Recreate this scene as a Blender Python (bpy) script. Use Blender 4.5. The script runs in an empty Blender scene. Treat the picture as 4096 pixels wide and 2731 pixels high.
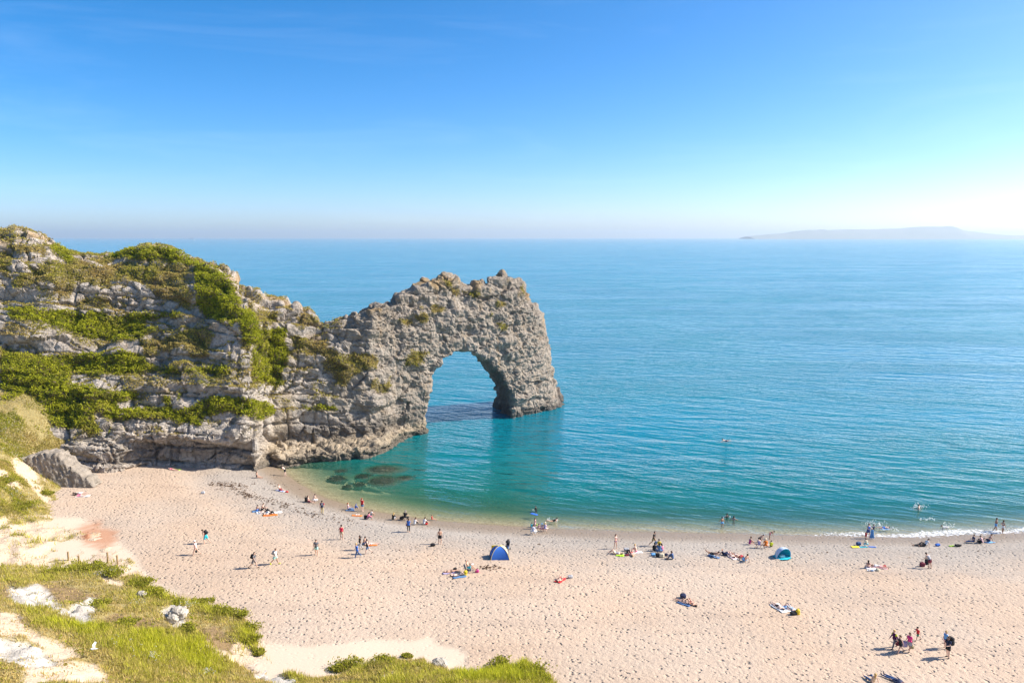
import bpy, math, random
import numpy as np
from mathutils import Vector, noise as mnoise, kdtree

# ------------------------------------------------------------------ camera, sky, sun, exposure
scene = bpy.context.scene
COL = scene.collection
F = 26.0 / 36.0 * 4096.0          # focal length in photograph pixels
HC = 35.0                          # camera height above the sea
PITCH = math.atan((1365.5 - 947.0) / F)
CP, SP = math.cos(PITCH), math.sin(PITCH)
cam_d = bpy.data.cameras.new('camera')
cam_d.lens = 26.0; cam_d.sensor_width = 36.0
cam_d.clip_start = 0.5; cam_d.clip_end = 60000.0
cam = bpy.data.objects.new('camera', cam_d); COL.objects.link(cam)
cam.location = (0, 0, HC); cam.rotation_euler = (math.pi / 2 - PITCH, 0, 0)
scene.camera = cam

SUN_EL, SUN_AZ = math.radians(38), math.radians(9)      # azimuth measured from +X towards +Y
SUN_DIR = Vector((math.cos(SUN_EL) * math.cos(SUN_AZ), math.cos(SUN_EL) * math.sin(SUN_AZ), math.sin(SUN_EL)))
world = bpy.data.worlds.new('World'); scene.world = world; world.use_nodes = True
wn = world.node_tree; wn.nodes.clear()
w_out = wn.nodes.new('ShaderNodeOutputWorld'); w_bg = wn.nodes.new('ShaderNodeBackground')
sky = wn.nodes.new('ShaderNodeTexSky'); sky.sky_type = 'NISHITA'; sky.sun_disc = False
sky.sun_elevation = SUN_EL; sky.sun_rotation = math.pi / 2 - SUN_AZ
sky.altitude = 30.0; sky.air_density = 0.6; sky.dust_density = 0.95; sky.ozone_density = 3.5
hs = wn.nodes.new('ShaderNodeHueSaturation'); hs.inputs['Saturation'].default_value = 1.36; hs.inputs['Hue'].default_value = 0.496
wn.links.new(sky.outputs['Color'], hs.inputs['Color'])
wb = wn.nodes.new('ShaderNodeMix'); wb.data_type = 'RGBA'; wb.blend_type = 'MULTIPLY'; wb.inputs[0].default_value = 1.0; wb.inputs[7].default_value = (1.08, 0.99, 0.98, 1)   # camera white balance
wn.links.new(hs.outputs['Color'], wb.inputs[6])
# a breath of thin high cloud, the same all round
tcw = wn.nodes.new('ShaderNodeTexCoord'); mpw = wn.nodes.new('ShaderNodeMapping'); mpw.inputs['Scale'].default_value = (1.2, 1.2, 9.0); mpw.inputs['Rotation'].default_value = (0.05, 0.04, 0.3)
wn.links.new(tcw.outputs['Generated'], mpw.inputs['Vector'])
nzw = wn.nodes.new('ShaderNodeTexNoise'); nzw.inputs['Scale'].default_value = 2.2; nzw.inputs['Detail'].default_value = 7.0; nzw.inputs['Roughness'].default_value = 0.62; nzw.inputs['Distortion'].default_value = 0.6
wn.links.new(mpw.outputs[0], nzw.inputs['Vector'])
rpw = wn.nodes.new('ShaderNodeValToRGB'); rpw.color_ramp.elements[0].position = 0.50; rpw.color_ramp.elements[1].position = 0.82
rpw.color_ramp.elements[0].color = (0, 0, 0, 1); rpw.color_ramp.elements[1].color = (0.05, 0.05, 0.05, 1)
wn.links.new(nzw.outputs[0], rpw.inputs[0])
mxw = wn.nodes.new('ShaderNodeMix'); mxw.data_type = 'RGBA'; mxw.inputs[7].default_value = (7.5, 8.0, 8.6, 1)
wn.links.new(rpw.outputs[0], mxw.inputs[0]); wn.links.new(wb.outputs[2], mxw.inputs[6])
wn.links.new(mxw.outputs[2], w_bg.inputs['Color'])
w_bg.inputs['Strength'].default_value = 0.118
wn.links.new(w_bg.outputs['Background'], w_out.inputs['Surface'])
sun_d = bpy.data.lights.new('sun', 'SUN'); sun_d.energy = 4.2; sun_d.angle = math.radians(0.53)
sun_d.color = (1.0, 0.93, 0.83)
sun = bpy.data.objects.new('sun', sun_d); COL.objects.link(sun)
sun.location = (60, 20, 80); sun.rotation_euler = SUN_DIR.to_track_quat('Z', 'Y').to_euler()
scene.view_settings.view_transform = 'Standard'; scene.view_settings.look = 'None'
scene.view_settings.gamma = 1.0; scene.view_settings.use_curve_mapping = False
scene.view_settings.exposure = 1.03
scene.cycles.max_bounces = 6; scene.cycles.transparent_max_bounces = 16
scene.cycles.volume_bounces = 0
scene.cycles.sample_clamp_indirect = 8.0

# ------------------------------------------------------------------ photograph pixel -> direction
def ray(px, py):
    u = (px - 2048.0) / F; v = (1365.5 - py) / F
    return np.array([u, CP + v * SP, -SP + v * CP])
def on_z(px, py, z=0.0):
    d = ray(px, py); t = (z - HC) / d[2]
    return np.array([d[0] * t, d[1] * t, z])
def at_y(px, py, y):
    d = ray(px, py); t = y / d[1]
    return np.array([d[0] * t, y, HC + d[2] * t])
def to_px(x, y, z):
    zc = y * CP - (z - HC) * SP
    yc = y * SP + (z - HC) * CP
    return 2048.0 + F * x / zc, 1365.5 - F * yc / zc
def psi_of(px, py=1500.0):
    d = ray(px, py); return d[0] / d[1]

# ------------------------------------------------------------------ helpers
rng = np.random.default_rng(7); random.seed(7)
def mesh_np(name, V, Fc, mat=None, smooth=False):
    me = bpy.data.meshes.new(name)
    V = np.asarray(V, dtype=np.float32); Fc = np.asarray(Fc, dtype=np.int32)
    n, k = Fc.shape
    me.vertices.add(len(V)); me.vertices.foreach_set('co', V.ravel())
    me.loops.add(n * k); me.loops.foreach_set('vertex_index', Fc.ravel())
    me.polygons.add(n); me.polygons.foreach_set('loop_start', np.arange(0, n * k, k, dtype=np.int32))
    if smooth: me.polygons.foreach_set('use_smooth', np.ones(n, dtype=bool))
    else: me.polygons.foreach_set('use_smooth', np.zeros(n, dtype=bool))
    me.update(calc_edges=True)
    if mat: me.materials.append(mat)
    return me
def attr_col(me, name, C):
    C = np.asarray(C, dtype=np.float32)
    if C.shape[1] == 3: C = np.hstack([C, np.ones((len(C), 1), np.float32)])
    a = me.attributes.new(name, 'FLOAT_COLOR', 'POINT'); a.data.foreach_set('color', C.ravel())
def attr_f(me, name, A):
    a = me.attributes.new(name, 'FLOAT', 'POINT'); a.data.foreach_set('value', np.asarray(A, dtype=np.float32).ravel())
def link(name, me, parent=None, loc=None):
    o = bpy.data.objects.new(name, me); COL.objects.link(o)
    if parent is not None: o.parent = parent
    if loc is not None: o.location = loc
    return o
def tag(o, label=None, cat=None, group=None, kind=None):
    if label: o['label'] = label
    if cat: o['category'] = cat
    if group: o['group'] = group
    if kind: o['kind'] = kind
    return o
def grid_mesh(xs, ys):
    nx, ny = len(xs), len(ys)
    X, Y = np.meshgrid(xs, ys, indexing='ij')
    idx = np.arange(nx * ny).reshape(nx, ny)
    Fc = np.stack([idx[:-1, :-1], idx[1:, :-1], idx[1:, 1:], idx[:-1, 1:]], -1).reshape(-1, 4)
    return X.ravel(), Y.ravel(), Fc
def hash3(ix, iy, iz, seed=0):
    h = (ix.astype(np.int64) * 374761393 + iy.astype(np.int64) * 668265263 + iz.astype(np.int64) * 2147483647 + seed * 1274126177) & 0xFFFFFFFF
    h = ((h ^ (h >> 13)) * 1274126177) & 0xFFFFFFFF
    h = h ^ (h >> 16)
    return (h & 0xFFFFFF).astype(np.float64) / 0xFFFFFF
def vnoise(x, y, z, seed=0):
    x = np.asarray(x, float); y = np.asarray(y, float) + 0 * x; z = np.asarray(z, float) + 0 * x
    ix, iy, iz = np.floor(x), np.floor(y), np.floor(z)
    fx, fy, fz = x - ix, y - iy, z - iz
    fx, fy, fz = [t * t * t * (t * (t * 6 - 15) + 10) for t in (fx, fy, fz)]
    ix, iy, iz = ix.astype(np.int64), iy.astype(np.int64), iz.astype(np.int64)
    r = 0
    for a in (0, 1):
        wx = fx if a else 1 - fx
        for b in (0, 1):
            wy = fy if b else 1 - fy
            for c in (0, 1):
                wz = fz if c else 1 - fz
                r = r + wx * wy * wz * hash3(ix + a, iy + b, iz + c, seed)
    return r * 2 - 1
def fbm(x, y, z, octv=4, seed=0, gain=0.5):
    r = 0; a = 1.0; t = 0
    for i in range(octv):
        r = r + a * vnoise(np.asarray(x) * 2 ** i, np.asarray(y) * 2 ** i, np.asarray(z) * 2 ** i, seed + i); t += a; a *= gain
    return r / t
def sstep(a, b, x):
    t = np.clip((x - a) / (b - a), 0, 1); return t * t * (3 - 2 * t)
def smin(a, b, k):
    h = np.clip(0.5 + 0.5 * (b - a) / k, 0, 1); return b * (1 - h) + a * h - k * h * (1 - h)
def smax(a, b, k): return -smin(-a, -b, k)
def in_poly(poly, X, Y):
    poly = np.asarray(poly, float); r = np.zeros(X.shape, bool)
    x0, y0 = poly[-1]
    for x1, y1 in poly:
        c = (y0 > Y) != (y1 > Y)
        with np.errstate(divide='ignore', invalid='ignore'):
            xi = (x1 - x0) * (Y - y0) / (y1 - y0 + 1e-12) + x0
        r ^= c & (X < xi)
        x0, y0 = x1, y1
    return r
def poly_sdf(poly, X, Y):
    poly = np.asarray(poly, float); d = np.full(X.shape, 1e9)
    a = poly[-1]
    for b in poly:
        e = b - a; L = e @ e + 1e-12
        t = np.clip(((X - a[0]) * e[0] + (Y - a[1]) * e[1]) / L, 0, 1)
        d = np.minimum(d, np.hypot(X - a[0] - t * e[0], Y - a[1] - t * e[1])); a = b
    return np.where(in_poly(poly, X, Y), -d, d)
def line_dist(pts, X, Y):
    """distance to an open polyline and the side (positive = left of its direction)"""
    d = np.full(X.shape, 1e9); s = np.zeros(X.shape)
    for a, b in zip(pts[:-1], pts[1:]):
        e = b - a; L = e @ e
        t = np.clip(((X - a[0]) * e[0] + (Y - a[1]) * e[1]) / L, 0, 1)
        dx, dy = X - a[0] - t * e[0], Y - a[1] - t * e[1]
        dd = np.hypot(dx, dy); c = e[0] * dy - e[1] * dx
        m = dd < d - 1e-9
        d = np.where(m, dd, d); s = np.where(m, np.sign(c), s)
    return d, s
def surface_nets(S, org, h):
    """S: scalar field (negative inside) on a regular grid; returns verts, quads"""
    ins = S < 0
    nx, ny, nz = S.shape
    cnt = np.zeros((nx - 1, ny - 1, nz - 1), np.int8)
    for a in (0, 1):
        for b in (0, 1):
            for c in (0, 1):
                cnt += ins[a:nx - 1 + a, b:ny - 1 + b, c:nz - 1 + c]
    act = (cnt > 0) & (cnt < 8)
    I = np.argwhere(act)
    vid = np.full(act.shape, -1, np.int64); vid[act] = np.arange(len(I))
    acc = np.zeros((len(I), 3)); num = np.zeros(len(I))
    corners = [(a, b, c) for a in (0, 1) for b in (0, 1) for c in (0, 1)]
    for p in corners:
        for ax in range(3):
            if p[ax]: continue
            q = list(p); q[ax] = 1
            sa = S[I[:, 0] + p[0], I[:, 1] + p[1], I[:, 2] + p[2]]
            sb = S[I[:, 0] + q[0], I[:, 1] + q[1], I[:, 2] + q[2]]
            m = (sa < 0) != (sb < 0)
            t = np.where(m, sa / np.where(m, sa - sb, 1), 0)
            for k in range(3):
                acc[:, k] += np.where(m, p[k] + (t if k == ax else 0), 0)
            num += m
    V = (I + acc / num[:, None]) * h + np.asarray(org)
    Q = []
    for ax in range(3):
        sl0 = [slice(None)] * 3; sl1 = [slice(None)] * 3
        sl0[ax] = slice(0, -1); sl1[ax] = slice(1, None)
        A, B = ins[tuple(sl0)], ins[tuple(sl1)]
        E = np.argwhere(A != B)
        o1, o2 = [(1, 2), (2, 0), (0, 1)][ax]
        E = E[(E[:, o1] > 0) & (E[:, o2] > 0) & (E[:, o1] < S.shape[o1] - 1) & (E[:, o2] < S.shape[o2] - 1)]
        if not len(E): continue
        flip = ~A[E[:, 0], E[:, 1], E[:, 2]]
        def vat(d1, d2):
            J = E.copy(); J[:, o1] -= d1; J[:, o2] -= d2
            return vid[J[:, 0], J[:, 1], J[:, 2]]
        q = np.stack([vat(1, 1), vat(0, 1), vat(0, 0), vat(1, 0)], 1)
        q[flip] = q[flip][:, ::-1]
        Q.append(q)
    Q = np.concatenate(Q)
    return V, Q[(Q >= 0).all(1)]
def vnormals(V, Q):
    n = np.cross(V[Q[:, 2]] - V[Q[:, 0]], V[Q[:, 3]] - V[Q[:, 1]])
    N = np.zeros_like(V)
    for k in range(4):
        for c in range(3):
            N[:, c] += np.bincount(Q[:, k], weights=n[:, c], minlength=len(V))
    return N / (np.linalg.norm(N, axis=1, keepdims=True) + 1e-12)

# ------------------------------------------------------------------ node material helpers
class NT:
    def __init__(s, name):
        s.m = bpy.data.materials.new(name); s.m.use_nodes = True
        s.t = s.m.node_tree; s.t.nodes.clear()
        s.out = s.t.nodes.new('ShaderNodeOutputMaterial')
    def n(s, typ, **kw):
        nd = s.t.nodes.new('ShaderNode' + typ)
        for k, v in kw.items():
            if k.startswith('i_'):
                key = k[2:].replace('_', ' ')
                sock = next((q for q in nd.inputs if q.name == key and q.enabled), None) or nd.inputs[key]
                if isinstance(v, bpy.types.NodeSocket): s.t.links.new(v, sock)
                else: sock.default_value = v
            else: setattr(nd, k, v)
        return nd
    def l(s, a, b): s.t.links.new(a, b)
    def math(s, op, a, b=None, c=None, clamp=False):
        nd = s.t.nodes.new('ShaderNodeMath'); nd.operation = op; nd.use_clamp = clamp
        for i, v in enumerate((a, b, c)):
            if v is None: continue
            if isinstance(v, bpy.types.NodeSocket): s.l(v, nd.inputs[i])
            else: nd.inputs[i].default_value = v
        return nd.outputs[0]
    def mix(s, fac, a, b, blend='MIX'):
        nd = s.t.nodes.new('ShaderNodeMix'); nd.data_type = 'RGBA'; nd.blend_type = blend
        for sock, v in ((nd.inputs[0], fac), (nd.inputs[6], a), (nd.inputs[7], b)):
            if isinstance(v, bpy.types.NodeSocket): s.l(v, sock)
            elif isinstance(v, (int, float)): sock.default_value = v
            else: sock.default_value = (*v, 1.0) if len(v) == 3 else v
        return nd.outputs[2]
    def ramp(s, fac, stops):
        nd = s.t.nodes.new('ShaderNodeValToRGB'); s.l(fac, nd.inputs[0])
        el = nd.color_ramp.elements
        while len(el) > 1: el.remove(el[-1])
        for i, (p, c) in enumerate(stops):
            e = el[0] if i == 0 else el.new(p)
            e.position = p
            e.color = (c, c, c, 1) if isinstance(c, (int, float)) else (*c, 1)
        return nd.outputs[0]
    def attr(s, name): return s.n('Attribute', attribute_name=name)
    def noise(s, vec, scale, detail=4, rough=0.55, dist=0.0):
        nd = s.n('TexNoise'); nd.inputs['Scale'].default_value = scale; nd.inputs['Detail'].default_value = detail
        nd.inputs['Roughness'].default_value = rough; nd.inputs['Distortion'].default_value = dist
        if vec is not None: s.l(vec, nd.inputs['Vector'])
        return nd.outputs[0]
    def bump(s, h, strength, dist, nrm=None):
        nd = s.n('Bump'); nd.inputs['Strength'].default_value = strength; nd.inputs['Distance'].default_value = dist
        s.l(h, nd.inputs['Height'])
        if nrm is not None: s.l(nrm, nd.inputs['Normal'])
        return nd.outputs[0]
    def bsdf(s, color, rough=0.8, normal=None, spec=0.3):
        b = s.n('BsdfPrincipled')
        for key, v in (('Base Color', color), ('Roughness', rough), ('Specular IOR Level', spec)):
            if isinstance(v, bpy.types.NodeSocket): s.l(v, b.inputs[key])
            else: b.inputs[key].default_value = (*v, 1) if isinstance(v, (tuple, list)) else v
        if normal is not None: s.l(normal, b.inputs['Normal'])
        s.l(b.outputs[0], s.out.inputs['Surface'])
        return b
_mc = {}
def mat_plain(name, col, rough=0.75, var=0.12, scale=18.0):
    """cloth / plastic / painted stuff: one colour with a little procedural variation and weave"""
    key = (tuple(round(c, 3) for c in col), rough)
    if key in _mc: return _mc[key]
    t = NT(name)
    g = t.n('TexCoord').outputs['Object']
    f = t.noise(g, scale, 3)
    c = t.mix(t.ramp(f, [(0.3, 0.0), (0.7, 1.0)]), tuple(v * (1 - var) for v in col), tuple(min(1, v * (1 + var)) for v in col))
    t.bsdf(c, rough, t.bump(t.noise(g, scale * 4, 2), 0.25, 0.01))
    _mc[key] = t.m
    return t.m
# ------------------------------------------------------------------ shoreline, beach, sea bed
SHORE_PX = [(300, 1650), (600, 1690), (850, 1750), (985, 1800), (1060, 1845), (1130, 1885), (1165, 1912), (1235, 1962), (1340, 2008), (1500, 2047), (1700, 2080),
            (1900, 2097), (2150, 2112), (2400, 2122), (2700, 2131), (3000, 2137), (3300, 2143), (3600, 2146), (3850, 2139), (4096, 2126)]
SHORE = [on_z(a, b)[:2] for a, b in SHORE_PX]
_e = SHORE[-1] - SHORE[-2]; _e = _e / np.hypot(*_e)
SHORE += [SHORE[-1] + _e * 25, SHORE[-1] + np.array([70.0, 8.0])]
SHORE = np.array(SHORE)
# round the corners of the polyline (Chaikin)
for _ in range(2):
    a, b = SHORE[:-1], SHORE[1:]
    SHORE = np.concatenate([SHORE[:1], np.stack([a * .75 + b * .25, a * .25 + b * .75], 1).reshape(-1, 2), SHORE[-1:]])
def shore_sd(X, Y):
    d, s = line_dist(SHORE, X, Y)
    sd = -s * d                           # positive on the land side
    return sd + 0.35 * fbm(X * 0.22, Y * 0.22, 3.0 + 0 * X, 3, 5) * np.exp(-d / 9)
def beach_z(X, Y):
    X = np.asarray(X, float); Y = np.asarray(Y, float)
    sd = shore_sd(X, Y)
    p = np.maximum(sd, 0); q = np.maximum(-sd, 0)
    land = 3.0 * (1 - np.exp(-p / 19.0)) + 0.004 * p + 0.10 * fbm(X * .12, Y * .12, 0 * X, 3, 11) * sstep(1, 8, p)
    bed = -0.11 * q - 0.009 * q * q
    bed = np.where(q > 12, np.maximum(bed, -2.62 - (q - 12) * 0.16), bed)
    land = land + .16 * np.exp(-((p - 7.5 - 1.5 * np.sin(X * .11)) / 1.6) ** 2) + .14 * np.exp(-((p - 17 - 2 * np.sin(X * .07 + 2)) / 2.4) ** 2)
    return land + np.maximum(bed, -9.0)
def ground_many(PX, PY):
    PX, PY = np.asarray(PX, float), np.asarray(PY, float)
    u = (PX - 2048.0) / F; v = (1365.5 - PY) / F; dy = CP + v * SP; dz = -SP + v * CP
    z = np.full(PX.shape, 2.0)
    for _ in range(7):
        t_ = (z - HC) / dz; z = 0.4 * z + 0.6 * beach_z(u * t_, dy * t_)
    t_ = (z - HC) / dz
    return np.stack([u * t_, dy * t_, z], -1)
def ground_at(px, py): return ground_many([px], [py])[0]

xs = np.concatenate([np.arange(-125, -78, 2.5), np.arange(-78, 62, 0.45), np.arange(62, 141, 2.5)])
ys = np.concatenate([np.arange(8, 44, 2.0), np.arange(44, 122, 0.45), np.arange(122, 262, 3.0)])
bx, by, bf = grid_mesh(xs, ys)
bz = beach_z(bx, by); bsd = shore_sd(bx, by)
CLAY_PX = [(1050, 2560), (1140, 2575), (1250, 2585), (1400, 2570), (1500, 2556), (1680, 2560), (1735, 2545), (1760, 2578), (1840, 2592), (1870, 2620), (1850, 2650), (1915, 2690), (2000, 2760), (1050, 2760), (1000, 2600)]
CLAY2_PX = [(-200, 2060), (330, 2070), (440, 2120), (520, 2200), (560, 2240), (600, 2320), (720, 2370), (640, 2420), (400, 2400), (-200, 2380)]
RED_PX = [(318, 2125), (345, 2113), (400, 2110), (440, 2135), (450, 2160), (420, 2178), (375, 2165), (330, 2150)]
qx, qy = to_px(bx, by, bz)
wob = 14 * fbm(bx * .6, by * .6, 0 * bx, 3, 31)
clay = sstep(10, -10, np.minimum(poly_sdf(CLAY_PX, qx + wob, qy + wob * .4), poly_sdf(CLAY2_PX, qx + wob, qy + wob * .4)))
red = sstep(40, -5, 30 * fbm(bx * .9, by * .9, 0 * bx, 4, 35) + poly_sdf(RED_PX, qx + wob, qy + wob * .4))
t = NT('beach_shingle')
pos = t.n('NewGeometry').outputs['Position']
sd_a = t.attr('shore').outputs['Fac']; clay_a = t.attr('clay').outputs['Fac']; red_a = t.attr('redearth').outputs['Fac']
warp = t.n('VectorMath', operation='ADD')
t.l(pos, warp.inputs[0])
wc = t.n('TexNoise'); wc.inputs['Scale'].default_value = 1.3; t.l(pos, wc.inputs['Vector'])
ws = t.n('VectorMath', operation='SCALE'); t.l(wc.outputs['Color'], ws.inputs[0]); ws.inputs['Scale'].default_value = 0.5
t.l(ws.outputs[0], warp.inputs[1])
mp = t.n('Mapping'); t.l(warp.outputs[0], mp.inputs['Vector']); mp.inputs['Scale'].default_value = (1.0, 1.25, 0.0); mp.inputs['Rotation'].default_value = (0, 0, 0.25)
vor = t.n('TexVoronoi', feature='F1'); vor.inputs['Scale'].default_value = 2.05
t.l(mp.outputs[0], vor.inputs['Vector'])
n1 = t.noise(pos, 0.09, 4); n2 = t.noise(pos, 0.7, 4); n3 = t.noise(pos, 14.0, 4, 0.7); n4 = t.noise(pos, 2.6, 3)
warm = t.mix(n3, (0.445, 0.342, 0.252), (0.57, 0.46, 0.355))
warm = t.mix(t.ramp(n1, [(0.35, 0.0), (0.65, 1.0)]), warm, t.mix(n3, (0.475, 0.34, 0.235), (0.605, 0.462, 0.335)))
grey = t.mix(n3, (0.30, 0.255, 0.21), (0.47, 0.415, 0.35))
sh_n = t.math('ADD', sd_a, t.math('MULTIPLY', t.math('SUBTRACT', n2, 0.5), 5.0))
sh_n = t.math('ADD', sh_n, t.math('MULTIPLY', t.math('SUBTRACT', n1, 0.5), 9.0))
col = t.mix(t.ramp(t.math('MULTIPLY', sh_n, 0.04), [(0.26, 1.0), (0.62, 0.0)]), warm, grey)
tone = t.noise(pos, 0.035, 5, 0.6)
col = t.mix(t.ramp(tone, [(0.40, 0.0), (0.62, 0.5)]), col, t.mix(1.0, col, (0.80, 0.78, 0.76), 'MULTIPLY'))
strm = t.n('Mapping'); t.l(pos, strm.inputs['Vector']); strm.inputs['Scale'].default_value = (0.05, 0.45, 0.0); strm.inputs['Rotation'].default_value = (0, 0, 0.08)
col = t.mix(t.ramp(t.noise(strm.outputs[0], 1.0, 4, 0.6), [(0.52, 0.0), (0.68, 0.45)]), col, t.mix(1.0, col, (0.78, 0.77, 0.78), 'MULTIPLY'))
dry = t.mix(n3, (0.55, 0.43, 0.31), (0.66, 0.54, 0.41))
col = t.mix(clay_a, col, dry)
col = t.mix(red_a, col, t.mix(n4, (0.40, 0.20, 0.11), (0.52, 0.30, 0.19)))
wet_n = t.math('ADD', sd_a, t.math('MULTIPLY', t.math('SUBTRACT', n2, 0.5), 1.6))
wet = t.ramp(t.math('MULTIPLY_ADD', wet_n, 0.1, 0.5), [(0.5, 1.0), (0.72, 0.85), (0.95, 0.0)])
peb = t.mix(t.noise(pos, 9.0, 5, 0.75), (0.15, 0.11, 0.075), (0.36, 0.275, 0.19))
col = t.mix(wet, col, peb)
bed = t.mix(t.ramp(t.noise(pos, 3.0, 4, 0.7), [(0.35, 0.0), (0.65, 1.0)]), (0.24, 0.185, 0.10), (0.50, 0.42, 0.27))
col = t.mix(t.ramp(t.math('MULTIPLY_ADD', sd_a, 0.1, 0.5), [(0.42, 1.0), (0.52, 0.0)]), col, bed)
vr = t.n('SeparateColor'); t.l(vor.outputs['Color'], vr.inputs[0])
pit = t.ramp(vor.outputs['Distance'], [(0.0, 1.0), (0.10, 0.9), (0.30, 0.12), (0.42, 0.0)])
foot = t.math('SUBTRACT', 1.0, t.math('MULTIPLY', pit, t.ramp(vr.outputs[0], [(0.1, 0.1), (0.9, 1.0)])))
h = t.math('ADD', t.math('MULTIPLY', foot, 1.0), t.math('MULTIPLY', n4, 0.55))
h = t.math('ADD', h, t.math('MULTIPLY', n3, 0.16))
fstr = t.math('SUBTRACT', 1.0, t.math('MULTIPLY', clay_a, 0.9))
fstr = t.math('MULTIPLY', fstr, t.math('SUBTRACT', 1.0, t.math('MULTIPLY', wet, 0.55)))
h = t.math('MULTIPLY', t.math('SUBTRACT', h, 1.05), fstr)
t.bsdf(col, t.mix(wet, (0.9, 0.9, 0.9), (0.45, 0.45, 0.45)), t.bump(h, 1.0, 0.22), 0.25)
M_BEACH = t.m
me = mesh_np('beach', np.stack([bx, by, bz], 1), bf, M_BEACH, True)
attr_f(me, 'shore', bsd); attr_f(me, 'clay', clay); attr_f(me, 'redearth', red)
tag(link('beach', me), 'pale pinkish shingle beach trodden full of footprints', kind='structure')

# ------------------------------------------------------------------ sea
rows = [46.0]
while rows[-1] < 21000: rows.append(rows[-1] + max(0.7, (rows[-1] - 95) * 0.03))
rows = np.array(rows); psis = np.linspace(-1.25, 1.25, 420)
P, R = np.meshgrid(psis, rows, indexing='ij')
sx, sy = (P * R).ravel(), R.ravel()
_, _, sf = grid_mesh(psis, rows)
dep = np.full(sx.shape, 9.0)
nearm = (sy < 260) & (sx > -125) & (sx < 140)
dep[nearm] = -beach_z(sx[nearm], sy[nearm])
far = np.hypot(sx, sy)
dep = np.where(far > 200, 9 + (far - 200) * 0.02, dep)
KELP = [(1360, 1889, 46, .9, 'small dark rock under the green water, nearest the ledge'), (1530, 1884, 116, 1.0, 'long dark rock under the green water, farthest from the beach'), (1345, 1920, 84, 1.0, 'dark submerged rock farthest left in the bay'), (1448, 1911, 66, 1.0, 'dark submerged rock in the middle of the cluster'),
        (1528, 1928, 118, 1.3, 'largest dark weedy rock under the green water'), (1614, 1917, 52, .8, 'dark submerged rock farthest right in the bay'), (1386, 1951, 42, .7, 'small dark submerged rock nearest the beach'), (1436, 1943, 56, .8, 'dark submerged rock left of the largest one')]
for a, b, w_, k_, _l in KELP:                    # the water is shallow above them
    p = on_z(a, b, -.3); hw_ = w_ * p[1] / F * .55
    e_ = ((sx - p[0]) / hw_) ** 2 + ((sy - p[1]) / (hw_ * .62 * k_ + .4)) ** 2
    dep = np.where(e_ < 4, np.minimum(dep, .22 + 1.2 * np.clip(e_ - .6, 0, 9)), dep)
ssd = np.full(sx.shape, -200.0); ssd[nearm] = shore_sd(sx[nearm], sy[nearm])
keep = (ssd < 7.0)[sf].all(1)
sf = sf[keep]
used, inv = np.unique(sf, return_inverse=True)
t = NT('sea_water')
pos = t.n('NewGeometry').outputs['Position']
d_a = t.attr('depth').outputs['Fac']
def wave(scale, sc, rot, detail=3, dist=0.4):
    m0 = t.n('Mapping'); t.l(pos, m0.inputs['Vector']); m0.inputs['Rotation'].default_value = (0, 0, rot)
    m = t.n('Mapping'); t.l(m0.outputs[0], m.inputs['Vector']); m.inputs['Scale'].default_value = sc
    return t.noise(m.outputs[0], scale, detail, 0.55, dist)
big = t.noise(pos, 0.012, 3); mid = t.noise(pos, 0.05, 3)
w1 = wave(0.30, (0.30, 1.0, 1.0), 0.30, 2); w2 = wave(0.9, (0.34, 1.0, 1.0), 0.42, 3); w3 = wave(3.0, (0.5, 1.0, 1.0), 0.25, 2)
slk = t.n('Mapping'); t.l(pos, slk.inputs['Vector']); slk.inputs['Scale'].default_value = (0.006, 0.035, 0.0); slk.inputs['Rotation'].default_value = (0, 0, -0.10)
lanes = t.ramp(t.noise(slk.outputs[0], 1.0, 5, 0.6, 0.8), [(0.40, 0.0), (0.58, 1.0)])
ripl = t.math('MULTIPLY', t.math('MULTIPLY_ADD', t.ramp(mid, [(0.35, 0.0), (0.65, 1.0)]), 0.55, 0.6), t.math('MULTIPLY_ADD', lanes, 0.75, 0.45))
hh = t.math('ADD', t.math('MULTIPLY', w1, 0.75), t.math('MULTIPLY', t.math('MULTIPLY', w2, 0.55), ripl))
hh = t.math('ADD', hh, t.math('MULTIPLY', t.math('MULTIPLY', w3, 0.12), ripl))
w4 = t.noise(pos, 1.1, 3, 0.6, 0.3)
hh = t.math('ADD', hh, t.math('MULTIPLY', t.math('MULTIPLY', w4, 0.08), ripl))
calm = t.ramp(t.math('MULTIPLY', d_a, 0.1), [(0.0, 0.25), (0.3, 0.8), (0.6, 1.0)])
hh = t.math('MULTIPLY', hh, calm)
nrm = t.bump(hh, 1.0, 0.95)
dd = t.math('ADD', d_a, t.math('MULTIPLY', t.math('SUBTRACT', mid, 0.5), 1.6))
body = t.ramp(t.math('MULTIPLY', dd, 0.05), [(0.0, (0.06, 0.20, 0.10)), (0.10, (0.008, 0.155, 0.105)), (0.24, (0.001, 0.160, 0.170)),
                                            (0.45, (0.001, 0.180, 0.235)), (1.0, (0.001, 0.225, 0.330))])
body = t.mix(t.math('MULTIPLY', t.ramp(big, [(0.4, 0.0), (0.62, 1.0)]), 0.25), body, (0.001, 0.12, 0.24))
dif = t.n('BsdfDiffuse'); t.l(body, dif.inputs['Color']); t.l(nrm, dif.inputs['Normal'])
tra = t.n('BsdfTransparent'); t.l(t.ramp(t.math('MULTIPLY', d_a, 0.2), [(0.0, (0.97, 0.97, 0.94)), (0.5, (0.45, 0.85, 0.72)), (1.0, (0.12, 0.6, 0.52))]), tra.inputs['Color'])
opac = t.math('SUBTRACT', 1.0, t.math('POWER', 2.718, t.math('MULTIPLY', t.math('MAXIMUM', d_a, 0.0), -0.60)))
m1 = t.n('MixShader'); t.l(opac, m1.inputs[0]); t.l(tra.outputs[0], m1.inputs[1]); t.l(dif.outputs[0], m1.inputs[2])
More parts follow.
